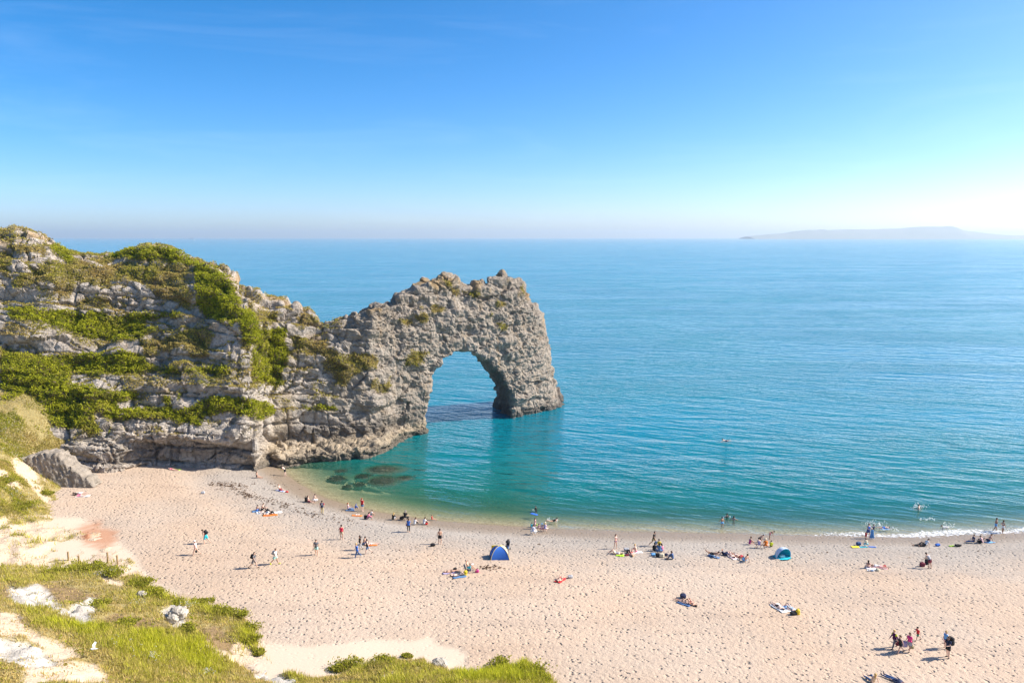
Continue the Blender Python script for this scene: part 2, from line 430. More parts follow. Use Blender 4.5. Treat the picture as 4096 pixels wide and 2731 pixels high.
glo = t.n('BsdfGlossy'); glo.inputs['Roughness'].default_value = 0.07; t.l(nrm, glo.inputs['Normal'])
glo.inputs['Color'].default_value = (0.84, 0.96, 1.0, 1)
dt = t.n('VectorMath', operation='DOT_PRODUCT'); t.l(nrm, dt.inputs[0]); t.l(t.n('NewGeometry').outputs['Incoming'], dt.inputs[1])
cosi = t.math('ABSOLUTE', dt.outputs['Value'], clamp=True)
fres = t.math('MULTIPLY_ADD', t.math('POWER', t.math('SUBTRACT', 1.0, cosi), 5.0), 0.95, 0.02)
m2 = t.n('MixShader'); t.l(fres, m2.inputs[0]); t.l(m1.outputs[0], m2.inputs[1]); t.l(glo.outputs[0], m2.inputs[2])
t.l(m2.outputs[0], t.out.inputs['Surface'])
me = mesh_np('sea', np.stack([sx[used], sy[used], 0 * sx[used]], 1), inv.reshape(-1, 4), t.m, True)
attr_f(me, 'depth', dep[used])
tag(link('sea', me), 'calm blue sea turning turquoise and green towards the bay', kind='structure')

# ------------------------------------------------------------------ far island and the hazy air
ISL = [(2985, 946.5), (3020, 942), (3060, 938), (3110, 934), (3150, 930), (3165, 926), (3215, 921), (3275, 919), (3280, 917), (3300, 917), (3303, 920), (3400, 918), (3500, 917),
       (3600, 914), (3640, 909), (3700, 907), (3770, 907), (3790, 905), (3815, 906), (3845, 918), (3880, 925), (3930, 931), (3985, 936), (4015, 940), (4096, 942), (4300, 944), (4500, 947)]
DI = 12500.0
ip = np.array([(at_y(a, b, DI)[0], at_y(a, b, DI)[2]) for a, b in ISL])
ux = np.linspace(ip[0, 0], ip[-1, 0], 260); uz = np.interp(ux, ip[:, 0], ip[:, 1])
vv = np.linspace(-1, 1, 17)
IX = np.repeat(ux, 17); T = np.tile(vv, 260)
IZ = np.repeat(np.maximum(uz, 5), 17) * (1 - np.abs(T) ** 1.5) + 6 * fbm(IX * .004, T * 3, 0 * T, 4, 3) * (1 - np.abs(T)) * np.clip(np.repeat(uz, 17) / 80 - .2, 0, 1) - 4 * (np.abs(T) > .99)
IY = DI + T * 450
_, _, isf = grid_mesh(np.arange(260), np.arange(17))
t = NT('island_rock'); g = t.n('NewGeometry').outputs['Position']
t.bsdf(t.mix(t.noise(g, 0.006, 5, 0.7), (0.17, 0.20, 0.15), (0.34, 0.33, 0.29)), 0.9)
tag(link('island', mesh_np('island', np.stack([IX, IY, IZ], 1), isf[:, ::-1], t.m, True)), 'long low island fading into haze on the right horizon', kind='structure')
hv = np.array([(x, y, z) for x in (-29000, 29000) for y in (-60, 21500) for z in (-11, 180)], float)
hf = [(0, 1, 3, 2), (4, 6, 7, 5), (0, 4, 5, 1), (2, 3, 7, 6), (0, 2, 6, 4), (1, 5, 7, 3)]
t = NT('hazy_air')
pv = t.n('VolumePrincipled'); pv.inputs['Density'].default_value = 8.0e-5; pv.inputs['Color'].default_value = (0.74, 0.89, 1.0, 1); pv.inputs['Anisotropy'].default_value = 0.3
t.l(pv.outputs[0], t.out.inputs['Volume'])
tag(link('haze', mesh_np('haze', hv, hf, t.m)), 'thin bluish sea haze lying over the water', kind='stuff')
# ------------------------------------------------------------------ limestone headland and arch (one rock ridge, solid field -> surface)
def tab(rows_, zfun):
    A = np.array([zfun(*r) for r in rows_]); o = np.argsort(A[:, 0]); return A[o, 0], A[o, 1]
FOOT = [(-600, 1905, 2.5), (-200, 1893, 2.5), (100, 1886, 2.5), (400, 1880, 2.3), (700, 1866, 1.8), (900, 1868, 1.5), (985, 1880, 1.0), (1030, 1868, .8), (1062, 1830, .8), (1100, 1800, 1.),
        (1300, 1785, 1.), (1500, 1765, 1.), (1600, 1752, 0.), (1700, 1735, 0.), (1850, 1710, 0.), (2005, 1682, 0.), (2130, 1655, 0.), (2265, 1625, 0.), (2420, 1595, 0.)]
def _foot(px, py, z): p = on_z(px, py, z); return p[0] / p[1], p[1]
YF = tab(FOOT, _foot)
SETB = np.array([(-600, 27), (300, 27), (650, 25), (850, 20), (960, 16), (1060, 9), (1200, 8), (1400, 6), (1600, 4.5), (2000, 4.2), (2300, 3.5)], float)
SB = (np.array([psi_of(a) for a in SETB[:, 0]]), SETB[:, 1])
CREST = [(-600, 890), (-200, 905), (0, 930), (60, 925), (130, 945), (200, 965), (260, 1008), (330, 1015), (400, 1018), (480, 1005), (560, 995), (640, 995), (700, 1005), (760, 1035), (840, 1065),
         (900, 1095), (950, 1140), (1000, 1165), (1050, 1195), (1100, 1205), (1160, 1225), (1210, 1240), (1250, 1270), (1280, 1285), (1330, 1283), (1370, 1272), (1400, 1270), (1450, 1250), (1490, 1225),
         (1520, 1213), (1560, 1215), (1580, 1200), (1600, 1165), (1640, 1150), (1690, 1128), (1740, 1122), (1780, 1107), (1795, 1100), (1815, 1112), (1835, 1130), (1870, 1140), (1900, 1125), (1930, 1128),
         (1945, 1142), (1955, 1115), (1990, 1103), (2010, 1097), (2040, 1110), (2065, 1118), (2085, 1135), (2100, 1150), (2125, 1190), (2150, 1222), (2170, 1255), (2185, 1290), (2300, 1330)]
def _crest(px, py):
    d = ray(px, py); s = d[0] / d[1]
    y = np.interp(s, *YF) + np.interp(s, *SB)
    return s, HC + d[2] / d[1] * y
ZT = tab(CREST, _crest)
RIGHT = [(2140, 1200), (2178, 1270), (2192, 1340), (2196, 1390), (2194, 1425), (2204, 1465), (2206, 1505), (2220, 1530), (2226, 1562), (2246, 1592), (2262, 1612), (2268, 1628), (2275, 1660)]
def _right(px, py):
    d = ray(px, py); y = 158.0
    return HC + d[2] / d[1] * y, d[0] / d[1]
RZ = tab(RIGHT, _right)
GQ = np.array([(-.2, -.03), (0, 0), (.16, .03), (.22, .06), (.35, .22), (.41, .25), (.50, .40), (.56, .43), (.67, .60), (.84, .70), (.92, .83), (1.0, 1.0), (1.2, 1.25)])
# the opening, traced on the front of the arch wall
PA, PB = np.array(on_z(1690, 1738)[:2]), np.array(on_z(2265, 1625)[:2])
WD = (PB - PA) / np.hypot(*(PB - PA)); WN = np.array([-WD[1], WD[0]])
VD = (PA + PB) / 2; VD = VD / np.hypot(*VD)
AX = WN * 0.50 + VD * 0.50; AX = AX / np.hypot(*AX)
def wall_az(px, py, off=1.5):
    d = ray(px, py)[:2]; p0 = PA + WN * off
    tt = (p0 @ WN) / (d @ WN); q = d * tt
    return (q - p0) @ WD, HC + ray(px, py)[2] * tt
HOLE_PX = [(1722, 1800), (1704, 1715), (1697, 1650), (1712, 1580), (1730, 1520), (1748, 1478), (1772, 1436), (1815, 1410), (1850, 1402), (1888, 1407), (1932, 1432), (1976, 1480), (2016, 1538), (2040, 1590), (2032, 1625), (2026, 1660), (2026, 1760)]
HOLE = np.array([wall_az(*p) for p in HOLE_PX])
H = 0.25
ox, oy, oz = -94.0, 93.0, -2.6
gx = np.arange(ox, 16, H); gy = np.arange(oy, 172, H); gz = np.arange(oz, 39, H)
X, Y = np.meshgrid(gx, gy, indexing='ij')
S_ = X / Y
yf = np.interp(S_, *YF); sb = np.interp(S_, *SB); zt = np.interp(S_, *ZT)
arch = sstep(psi_of(1050), psi_of(1350), S_)
def bandpx(a, b, c, d): return sstep(psi_of(a), psi_of(b), S_) * (1 - sstep(psi_of(c), psi_of(d), S_))
shelf = 6.0 * bandpx(1040, 1120, 1480, 1700) * (1 + .25 * fbm(X * .3, Y * .3, 0 * X, 3, 21))
under = 2.3 * bandpx(430, 560, 960, 1010)
butt = fbm(X * .10, Y * .02, 0 * X + 4, 3, 44)
Fd = np.empty((len(gx), len(gy), len(gz)), np.float32)
HA = (X - PA[0] - ((X - PA[0]) * WN[0] + (Y - PA[1]) * WN[1] - 1.5) / (AX @ WN) * AX[0]) * WD[0] + (Y - PA[1] - ((X - PA[0]) * WN[0] + (Y - PA[1]) * WN[1] - 1.5) / (AX @ WN) * AX[1]) * WD[1]
jag = 0.65 * vnoise(X * .55, Y * .55, 0 * X, 71) * sstep(psi_of(900), psi_of(1150), S_)
qn = .05 * fbm(X * .05, Y * .05, 0 * X, 2, 8)
holem = (S_ > psi_of(1560)) & (S_ < psi_of(2200))
for k, z in enumerate(gz):
    q = z / zt
    gh = np.interp(q + qn, GQ[:, 0], GQ[:, 1])
    ga = np.clip(q, 0, 1.3) ** 1.6
    lean = sb * (gh * (1 - arch) + ga * arch)
    lean = lean - shelf * sstep(2.7, 1.3, z + .8 * butt) + under * sstep(5.6, 4.3, z + butt) + 2.2 * butt * (1 - .55 * arch) * (1 - .5 * q)
    front = (yf + lean - Y) * (0.75 - 0.15 * arch)
    back = (Y - (yf + sb + 2.0 + (5.5 - 2.5 * arch) + (zt - z) * (.45 - .27 * arch))) * 0.8
    top = (z - zt - jag) * 0.9
    f = smax(smax(front, back, 2.2), top, 1.2)
    f = smax(f, (S_ - np.interp(z, *RZ)) * Y * 0.75, 2.0)
    if z < 26:
        m = holem
        hs_ = np.full(X.shape, 50.0)
        hs_[m] = poly_sdf(HOLE, HA[m], np.full(m.sum(), z))
        f = smax(f, -hs_, 0.8)
    Fd[:, :, k] = f
RV, RQ = surface_nets(Fd, (ox, oy, oz), H)
del Fd
RN = vnormals(RV, RQ)
x, y, z = RV.T
a_v = sstep(-36.0, -24.0, x)                     # 0 on the headland, 1 on the arch
amp = 0.9 - 0.35 * a_v
d0 = amp * fbm(x * .16, y * .16, z * .20, 3, 101) + 0.42 * fbm(x * .55, y * .55, z * .6, 3, 133)
# fractured blocks: Voronoi cells seeded on the surface
_n = len(RV)
_w = np.exp(3.0 * vnoise(x * .11, y * .11, z * .16, 300) + .2 * a_v); _w /= _w.sum()
seeds = RV[rng.choice(_n, 2100, replace=False, p=_w)]
kt = kdtree.KDTree(len(seeds)); SC = np.array([0.74, 0.74, 1.6])
for i, p in enumerate(seeds): kt.insert(p * SC, i)
kt.balance()
jit = np.stack([vnoise(x * .8, y * .8, z * .8, s) for s in (1, 2, 3)], 1) * 0.38
cell = np.zeros(_n, np.int64); gap = np.zeros(_n)
for i, p in enumerate((RV + jit) * SC):
    r = kt.find_n(p, 2); cell[i] = r[0][1]; gap[i] = r[1][2] - r[0][2]
coff = rng.uniform(-.26, .30, len(seeds)); ctil = rng.normal(0, .15, (len(seeds), 3))
blk = coff[cell] + np.einsum('ij,ij->i', RV - seeds[cell], ctil[cell])
crack = np.exp(-(gap / .19) ** 2)
d1 = np.clip(blk, -.8, .8) * (1 - .45 * a_v) - (0.42 - .2 * a_v) * crack
# beds of the limestone: stepped layers with sharp under-edges, cut by upright joints
zb = (z + .10 * x + .05 * y + .7 * fbm(x * .06, y * .06, z * .06, 2, 61)) / 2.3
saw = zb - np.floor(zb); layer = hash3(np.floor(zb), 0 * zb, 0 * zb, 5) - .5
d1 += (1 - .7 * a_v) * ((saw - .5) * .55 + .5 * layer - .35 * np.exp(-(np.minimum(saw, 1 - saw) / .07) ** 2))
jn = vnoise(x * .35 + 7, y * .35, z * .05, 66); d1 -= (1 - .6 * a_v) * .45 * np.exp(-(jn / .05) ** 2)
rid = 1 - np.abs(fbm(x * .35, y * .35, z * .35, 4, 68)) * 2
d1 += a_v * .55 * (rid - .6)
lump = np.abs(vnoise(x * .75, y * .75, z * .75, 55)) * .8 + np.abs(vnoise(x * 1.7, y * 1.7, z * 1.7, 56)) * .4
d1 += a_v * 0.42 * (lump - .35)
fade = sstep(-2.6, -1.0, z)
RV = RV + RN * ((d0 + d1) * fade)[:, None]
RN2 = vnormals(RV, RQ)
x, y, z = RV.T
# ---- where plants grow, read off the photograph
def zz(k, pts):
    o = {1: (0, 880, 2.352), 2: (0, 1450, 2.352), 3: (900, 1100, 1.96), 4: (1500, 1050, 2.24)}[k]
    return [(o[0] + a / o[2], o[1] + b / o[2]) for a, b in pts]
DENSE = [zz(1, [(60, 800), (200, 830), (400, 860), (560, 850), (700, 880), (900, 880), (1100, 900), (1300, 890), (1500, 880), (1720, 870), (1720, 920), (1500, 940), (1350, 960), (1380, 1020), (1600, 1040), (1650, 1080), (1400, 1090), (1250, 1130), (1100, 1150), (950, 1130), (800, 1120), (700, 1060), (500, 1000), (300, 970), (100, 930)]),
         zz(1, [(0, 1220), (250, 1230), (400, 1290), (700, 1260), (900, 1270), (1130, 1230), (1300, 1260), (1400, 1330), (1500, 1390), (1900, 1400), (2170, 1390), (2180, 1458), (0, 1458)]),
         zz(1, [(900, 345), (1000, 330), (1200, 280), (1450, 255), (1650, 280), (1780, 370), (1800, 440), (1750, 420), (1500, 400), (1300, 380), (1050, 360)]),
         zz(1, [(1790, 400), (1900, 420), (2050, 470), (2150, 560), (2230, 650), (2200, 850), (2200, 950), (2100, 960), (2050, 950), (1900, 900), (1850, 860), (1830, 800), (1840, 600), (1830, 500)]),
         zz(1, [(400, 190), (480, 250), (560, 230), (620, 290), (900, 330), (1000, 340), (900, 360), (700, 340), (640, 420), (560, 350), (500, 320)]),
         zz(2, [(0, 0), (380, 0), (640, 60), (700, 110), (640, 160), (750, 200), (1000, 240), (1290, 260), (1330, 340), (1250, 380), (1120, 400), (1150, 470), (1130, 560), (1000, 520), (930, 460), (890, 530), (960, 680), (850, 700), (750, 640), (550, 620), (450, 580), (380, 480), (400, 380), (330, 430), (320, 600), (450, 690), (560, 810), (460, 700), (320, 660), (300, 600), (180, 500), (0, 480)]),
         zz(2, [(1130, 420), (1500, 430), (1600, 440), (1720, 440), (1900, 360), (2120, 310), (2220, 480), (1950, 500), (1900, 600), (1840, 610), (1760, 560), (1650, 570), (1560, 550), (1300, 530), (1130, 560)]),
         zz(2, [(1540, 300), (1600, 330), (1620, 440), (1540, 440)]), zz(2, [(1670, 290), (1710, 330), (1690, 430)]),
         zz(2, [(640, 0), (2180, 60), (2160, 100), (1800, 110), (1500, 110), (1300, 90), (1200, 110), (900, 110), (700, 60)]),
         zz(3, [(80, 240), (230, 300), (280, 420), (460, 420), (500, 560), (490, 660), (440, 860), (350, 880), (210, 840), (190, 680), (220, 560), (130, 520), (100, 400)]),
         zz(3, [(590, 1020), (850, 1030), (860, 1060), (640, 1070)]), zz(3, [(0, 930), (100, 960), (380, 1010), (390, 1080), (280, 1150), (180, 1120), (60, 1090), (0, 1090)]),
         zz(3, [(0, 20), (60, 80), (130, 200), (110, 300), (60, 420), (0, 300)])]
SPARSE = [zz(1, [(380, 440), (650, 380), (900, 460), (1150, 420), (1400, 430), (1750, 430), (1750, 560), (1500, 640), (1350, 600), (1100, 560), (950, 640), (700, 560), (680, 640), (660, 760), (560, 740), (500, 600), (400, 560)]),
          zz(1, [(1450, 640), (1700, 560), (1820, 700), (1800, 840), (1720, 860), (1700, 760), (1500, 740)]), zz(1, [(0, 300), (100, 320), (100, 560), (0, 560)]),
          zz(1, [(100, 250), (420, 240), (420, 300), (200, 300)]), zz(1, [(60, 590), (250, 480), (440, 480), (380, 560), (150, 640)]),
          zz(1, [(1350, 1150), (1500, 1100), (1700, 1060), (1900, 1000), (2000, 1100), (1950, 1280), (1800, 1330), (1700, 1180), (1550, 1240), (1380, 1260)]),
          zz(1, [(2230, 870), (2352, 800), (2352, 1230), (2280, 1200), (2260, 1000)]), zz(1, [(700, 760), (1000, 700), (1100, 790), (950, 830), (760, 800)]),
          zz(3, [(260, 290), (450, 280), (380, 390), (280, 380)]), zz(3, [(510, 460), (760, 510), (830, 560), (900, 650), (1040, 620), (1180, 640), (1180, 720), (1000, 790), (960, 900), (870, 870), (830, 760), (740, 620), (640, 640), (540, 560)]),
          zz(3, [(1150, 830), (1290, 840), (1270, 900), (1200, 950), (1150, 890)]), zz(3, [(1390, 660), (1550, 600), (1568, 680), (1500, 720), (1400, 720)]), zz(3, [(560, 340), (740, 330), (740, 380), (600, 390)]),
          zz(4, [(240, 870), (380, 800), (480, 800), (460, 860), (380, 930), (240, 930)]), zz(4, [(380, 380), (560, 400), (650, 430), (560, 440), (400, 420)]), zz(4, [(660, 240), (1000, 270), (990, 310), (720, 290)]),
          zz(4, [(370, 470), (480, 480), (470, 500), (380, 500)]), zz(4, [(210, 510), (290, 540), (280, 560), (210, 530)]), zz(4, [(0, 1070), (90, 1070), (60, 1190), (0, 1210)]), zz(4, [(1220, 235), (1320, 230), (1320, 258), (1220, 265)]),
          zz(4, [(1110, 560), (1200, 570), (1190, 605), (1130, 590)]), zz(4, [(1090, 370), (1180, 380), (1170, 400), (1100, 400)]), zz(4, [(570, 150), (640, 160), (700, 230), (640, 200)]), zz(4, [(1020, 440), (1090, 470), (1080, 500), (1020, 480)])]
cpx, cpy = to_px(x, y, z)
wx_ = cpx + 16 * fbm(x * .7, y * .7, z * .7, 3, 201); wy_ = cpy + 12 * fbm(x * .7, y * .7, z * .7, 3, 202)
vd = np.full(_n, 999.0); vs = np.full(_n, 999.0)
for p in DENSE: vd = np.minimum(vd, poly_sdf(p, wx_, wy_))
for p in SPARSE: vs = np.minimum(vs, poly_sdf(p, wx_, wy_))
vn = fbm(x * .45, y * .45, z * .45, 3, 211)
facing = -(RN2[:, 0] * x + RN2[:, 1] * y + RN2[:, 2] * (z - HC)) / np.sqrt(x * x + y * y + (z - HC) ** 2)
topm = sstep(.55, .8, RN2[:, 2]) * (1 - a_v) * (z > 12) * sstep(-.25, .2, vn)
dense = sstep(6, -10, vd + 14 * vn) * sstep(-.15, .15, facing)
sparse = sstep(8, -8, vs + 26 * vn) * sstep(-.15, .15, facing)
thin = (1 - a_v * .8) * sstep(-.05, .35, fbm(x * .2, y * .2, z * .2, 3, 231) + .35 * (crack > .5)) * sstep(4.5, 8, z) * sstep(.05, .45, RN2[:, 2] + .35 * crack) * sstep(-.1, .15, facing)
veg = np.clip(np.maximum(np.maximum(np.maximum(dense, .8 * sparse), .55 * thin), .8 * topm * (facing < .35)), 0, 1)
# ---- rock colours: tan lower ledges, black algae band, orange lichen, and painted recess shade
tan = sstep(4.2, 1.6, z + 1.5 * vn) * sstep(-41, -36, x) * (1 - sstep(-16, -8, x)) + .8 * sstep(25, -25, poly_sdf([(1130, 1560), (1180, 1560), (1170, 1700), (1100, 1860), (1060, 1860), (1100, 1700)], wx_, wy_))
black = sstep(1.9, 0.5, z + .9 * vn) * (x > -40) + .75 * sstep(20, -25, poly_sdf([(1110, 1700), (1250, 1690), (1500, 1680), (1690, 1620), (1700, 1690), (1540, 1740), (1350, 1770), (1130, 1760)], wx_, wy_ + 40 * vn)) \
    + .8 * sstep(20, -20, poly_sdf([(1940, 1440), (2010, 1480), (2040, 1560), (2035, 1640), (2005, 1690), (1990, 1560)], wx_, wy_)) + .6 * sstep(20, -20, poly_sdf([(420, 1790), (650, 1775), (850, 1785), (1000, 1800), (1000, 1830), (700, 1830), (430, 1860)], wx_, wy_))  # inner arch leg and cliff-foot undercut: shade painted into the dark mask
lich = sstep(-4.5, -1.0, z - np.interp(x / y, *ZT) + 3 * vn) * sstep(.0, .35, fbm(x * .3, y * .3, z * .3, 3, 222))
t = NT('limestone'); pos = t.n('NewGeometry').outputs['Position']
na = t.noise(pos, 0.35, 5, 0.65); nb = t.noise(pos, 2.2, 5, 0.7); nc = t.noise(pos, 9.0, 4, 0.7)
col = t.mix(t.ramp(na, [(0.3, 0.0), (0.7, 1.0)]), (0.385, 0.335, 0.28), (0.54, 0.48, 0.405))
col = t.mix(t.ramp(nb, [(0.25, 1.0), (0.5, 0.0)]), col, (0.17, 0.142, 0.112))
col = t.mix(t.ramp(nb, [(0.55, 0.0), (0.8, 0.8)]), col, (0.62, 0.555, 0.475))
col = t.mix(t.math('MULTIPLY', t.attr('arch').outputs['Fac'], 0.7), col, t.mix(nb, (0.19, 0.158, 0.122), (0.37, 0.315, 0.25)))
nd = t.noise(pos, 0.10, 4, 0.6)
col = t.mix(t.ramp(nd, [(0.42, 0.0), (0.62, 0.35)]), col, t.mix(1.0, col, (0.70, 0.65, 0.60), 'MULTIPLY'))
stk = t.n('Mapping'); t.l(pos, stk.inputs['Vector']); stk.inputs['Scale'].default_value = (0.9, 0.9, 0.10)
ns = t.noise(stk.outputs[0], 1.0, 5, 0.65)
col = t.mix(t.ramp(ns, [(0.54, 0.0), (0.70, 0.5)]), col, (0.30, 0.20, 0.105))
col = t.mix(t.ramp(ns, [(0.28, 0.4), (0.40, 0.0)]), col, (0.10, 0.092, 0.08))
col = t.mix(t.math('MULTIPLY', t.attr('tan').outputs['Fac'], 0.75), col, t.mix(nb, (0.34, 0.25, 0.15), (0.52, 0.42, 0.28)))
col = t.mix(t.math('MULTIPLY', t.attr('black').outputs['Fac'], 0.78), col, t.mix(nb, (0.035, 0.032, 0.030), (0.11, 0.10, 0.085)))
col = t.mix(t.math('MULTIPLY', t.attr('lichen').outputs['Fac'], 0.6), col, t.mix(nb, (0.28, 0.16, 0.05), (0.45, 0.30, 0.12)))
col = t.mix(t.attr('veg').outputs['Fac'], col, t.mix(nb, (0.10, 0.085, 0.03), (0.22, 0.17, 0.07)))
hb = t.math('ADD', t.math('MULTIPLY', nb, 0.6), t.math('MULTIPLY', nc, 0.22))
vo = t.n('TexVoronoi', feature='DISTANCE_TO_EDGE'); vo.inputs['Scale'].default_value = 1.1
t.l(pos, vo.inputs['Vector'])
hb = t.math('ADD', hb, t.math('MULTIPLY', t.ramp(vo.outputs['Distance'], [(0.0, 0.0), (0.06, 1.0)]), 0.25))
t.bsdf(col, 0.92, t.bump(hb, 1.0, 0.45), 0.15)
M_ROCK = t.m
attrs = {'veg': veg, 'tan': np.clip(tan, 0, 1), 'black': np.clip(black, 0, 1), 'lichen': lich, 'arch': a_v}
def sub_mesh(name, fsel):
    q = RQ[fsel]; u, iv = np.unique(q, return_inverse=True)
    me = mesh_np(name, RV[u], iv.reshape(-1, 4), M_ROCK)
    for k, a in attrs.items(): attr_f(me, k, a[u])
    return me
fc = RV[RQ].mean(1)
is_arch = (fc[:, 0] + .0 * fc[:, 1]) > -22.5 + 1.2 * vnoise(fc[:, 2] * .3, 0 * fc[:, 2], 0 * fc[:, 2], 77)
cliff = tag(bpy.data.objects.new('cliff', None), 'tall grey limestone headland with green plant bands along its ledges', 'cliff')
COL.objects.link(cliff); cliff.location = (-55, 112, 0)
archo = tag(bpy.data.objects.new('rock_arch', None), 'natural limestone arch with a big opening standing in the sea', 'rock arch')
COL.objects.link(archo); archo.location = (-2, 145, 0)
# the blocks that show largest in the photograph become pieces of their own
fcell = cell[RQ[:, 0]]
fpx, fpy = to_px(*fc.T)
fn = np.cross(RV[RQ[:, 2]] - RV[RQ[:, 0]], RV[RQ[:, 3]] - RV[RQ[:, 1]]) / 2
vw = -(fn[:, 0] * fc[:, 0] + fn[:, 1] * fc[:, 1] + fn[:, 2] * (fc[:, 2] - HC)) / (fc[:, 0] ** 2 + fc[:, 1] ** 2) ** 1.5 * F * F
bare = (crack[RQ].mean(1) < .45) & (veg[RQ].mean(1) < .4) & (fpx > -20) & (fpx < 4100) & (fc[:, 2] > .3) & (fc[:, 1] < 175)
sees = np.where(bare, np.maximum(vw, 0), 0)
taken = np.zeros(len(RQ), bool)
def largest_piece(s):
    ids = np.flatnonzero(s); q = RQ[ids]; lab = np.arange(len(ids))
    u_, iv_ = np.unique(q, return_inverse=True); iv_ = iv_.reshape(-1, 4)
    while True:
        vl = np.full(len(u_), len(ids)); np.minimum.at(vl, iv_.ravel(), np.repeat(lab, 4))
        nl = vl[iv_].min(1)
        if (nl == lab).all(): break
        lab = nl
    r = np.zeros(len(s), bool); r[ids[lab == np.bincount(lab).argmax()]] = True
    return r
for owner, msk in ((cliff, ~is_arch), (archo, is_arch)):
    area = np.bincount(fcell[msk], weights=sees[msk], minlength=len(seeds))
    order = [c for c in np.argsort(-area)[:280] if area[c] > 350]
    nums = 0
    for c in order:
        s = msk & bare & (fcell == c)
        s = largest_piece(s)
        if s.sum() < 6: continue
        o = link('rock_block', sub_mesh('rock_block', s), owner)
        o.matrix_parent_inverse.identity(); o.location = -np.array(owner.location)
        taken |= s
    o = link('rock_face', sub_mesh('rock_face', msk & ~taken), owner); o.location = -np.array(owner.location)
# ------------------------------------------------------------------ grassy bank and scree at the left and along the bottom
HP = [  # photograph pixel and the distance ahead of the camera
    (-150, 1600, 104), (0, 1650, 101), (80, 1720, 100), (150, 1800, 99), (-150, 1780, 94), (0, 1800, 93), (100, 1880, 93), (-150, 1950, 82), (0, 1960, 84), (100, 2000, 86),
    (-150, 2120, 74), (0, 2110, 76.5), (120, 2090, 80), (0, 2190, 71.5), (150, 2180, 74), (300, 2200, 74.2), (-150, 2240, 68), (0, 2270, 67), (150, 2290, 67.5), (300, 2310, 67.5),
    (-150, 2330, 58), (0, 2340, 60), (150, 2350, 60.5), (300, 2370, 61), (450, 2380, 62.5), (-150, 2480, 46), (0, 2480, 48.5), (200, 2480, 51), (400, 2470, 54), (600, 2440, 58.5), (720, 2420, 62),
    (-150, 2620, 38), (0, 2620, 41), (250, 2600, 44), (500, 2600, 47.5), (750, 2560, 53), (880, 2500, 58), (0, 2760, 35), (300, 2750, 38), (600, 2740, 42.5), (850, 2680, 49), (980, 2700, 51.5),
    (1150, 2760, 46.5), (1350, 2700, 49.3), (1550, 2660, 51.8), (1500, 2770, 45.8), (1780, 2720, 49.0), (1950, 2690, 50.2), (2080, 2670, 50.8), (2050, 2790, 44.8)]
TOE = [(235, 1948), (225, 2010), (225, 2060), (330, 2085), (430, 2130), (500, 2200), (535, 2255), (560, 2300), (650, 2350), (760, 2385), (890, 2430), (960, 2470), (1005, 2530), (1020, 2580), (1070, 2640), (1120, 2690), (1185, 2700),
       (1280, 2660), (1420, 2630), (1560, 2610), (1700, 2640), (1850, 2690), (1925, 2650), (2040, 2620), (2150, 2650), (2230, 2740)]
hp = [at_y(a, b, c) for a, b, c in HP]
for a, b in TOE:
    g = ground_at(a, b); hp.append(g - np.array([0, 0, 0.05]))
    g2 = ground_at(a + 90, b - 22); hp.append(g2 - np.array([0, 0, 1.3]))
for X0, Y0, Z0 in [(-75, 108, 15), (-90, 100, 16), (-90, 70, 12), (-80, 45, 17), (-60, 28, 21), (-35, 24, 19), (-12, 30, 14), (8, 34, 10), (20, 40, 5), (26, 52, 1), (-20, 70, 1.2), (0, 66, 1.2), (-40, 92, 0.5), (-30, 80, 0.6)]:
    hp.append(np.array([X0, Y0, Z0], float))
hp = np.array(hp)
def tps(r): return np.where(r > 1e-9, r * r * np.log(r + 1e-12), 0.0)
_D = np.hypot(hp[:, None, 0] - hp[None, :, 0], hp[:, None, 1] - hp[None, :, 1])
nP = len(hp); A = np.zeros((nP + 3, nP + 3)); A[:nP, :nP] = tps(_D) + 4.0 * np.eye(nP)
A[:nP, nP] = A[nP, :nP] = 1; A[:nP, nP + 1:] = hp[:, :2]; A[nP + 1:, :nP] = hp[:, :2].T
_wt = np.linalg.solve(A, np.concatenate([hp[:, 2], np.zeros(3)]))
BANK = [ground_at(a, b)[:2] for a, b in TOE] + [np.array(p) for p in [(29, 49), (30, 10), (-110, 10), (-110, 115), (-63, 108)]]
def hill_z(X, Y):
    X = np.asarray(X, float).ravel(); Y = np.asarray(Y, float).ravel(); out = np.empty(len(X))
    for i in range(0, len(X), 20000):
        x_, y_ = X[i:i + 20000], Y[i:i + 20000]
        out[i:i + 20000] = tps(np.hypot(x_[:, None] - hp[None, :, 0], y_[:, None] - hp[None, :, 1])) @ _wt[:nP] + _wt[nP] + _wt[nP + 1] * x_ + _wt[nP + 2] * y_
    n = fbm(X * .22, Y * .22, 0 * X, 4, 401)
    out = out - 5.0 * sstep(0.0, 5.0, poly_sdf(BANK, X, Y))
    return out + .45 * n + .22 * (1 - 2 * np.abs(fbm(X * .5, Y * .5, 0 * X, 3, 403))) + .14 * fbm(X * 1.1, Y * 1.1, 0 * X, 3, 402)
def z5(pts): return [(a / 2.138, 2050 + b / 2.138) for a, b in pts]
def z6(pts): return [(900 + a / 1.68, 2400 + b / 1.68) for a, b in pts]
CHALK = [z5([(70, 620), (200, 640), (330, 600), (400, 640), (470, 740), (560, 830), (760, 720), (840, 730), (800, 760), (860, 800), (760, 880), (820, 940), (740, 990), (640, 940), (560, 860), (340, 810), (120, 780)]),
         z5([(1370, 810), (1480, 780), (1590, 810), (1580, 920), (1600, 960), (1500, 970), (1420, 920)]), z5([(-300, 1000), (0, 1060), (200, 1080), (300, 1150), (480, 1270), (300, 1290), (0, 1250), (-300, 1200)]),
         z6([(300, 440), (430, 500), (500, 530), (420, 600), (280, 540), (200, 500)]), z6([(1060, 500), (1140, 480), (1140, 500), (1080, 516)]), z5([(1190, 690), (1230, 690), (1230, 740), (1190, 740)])]
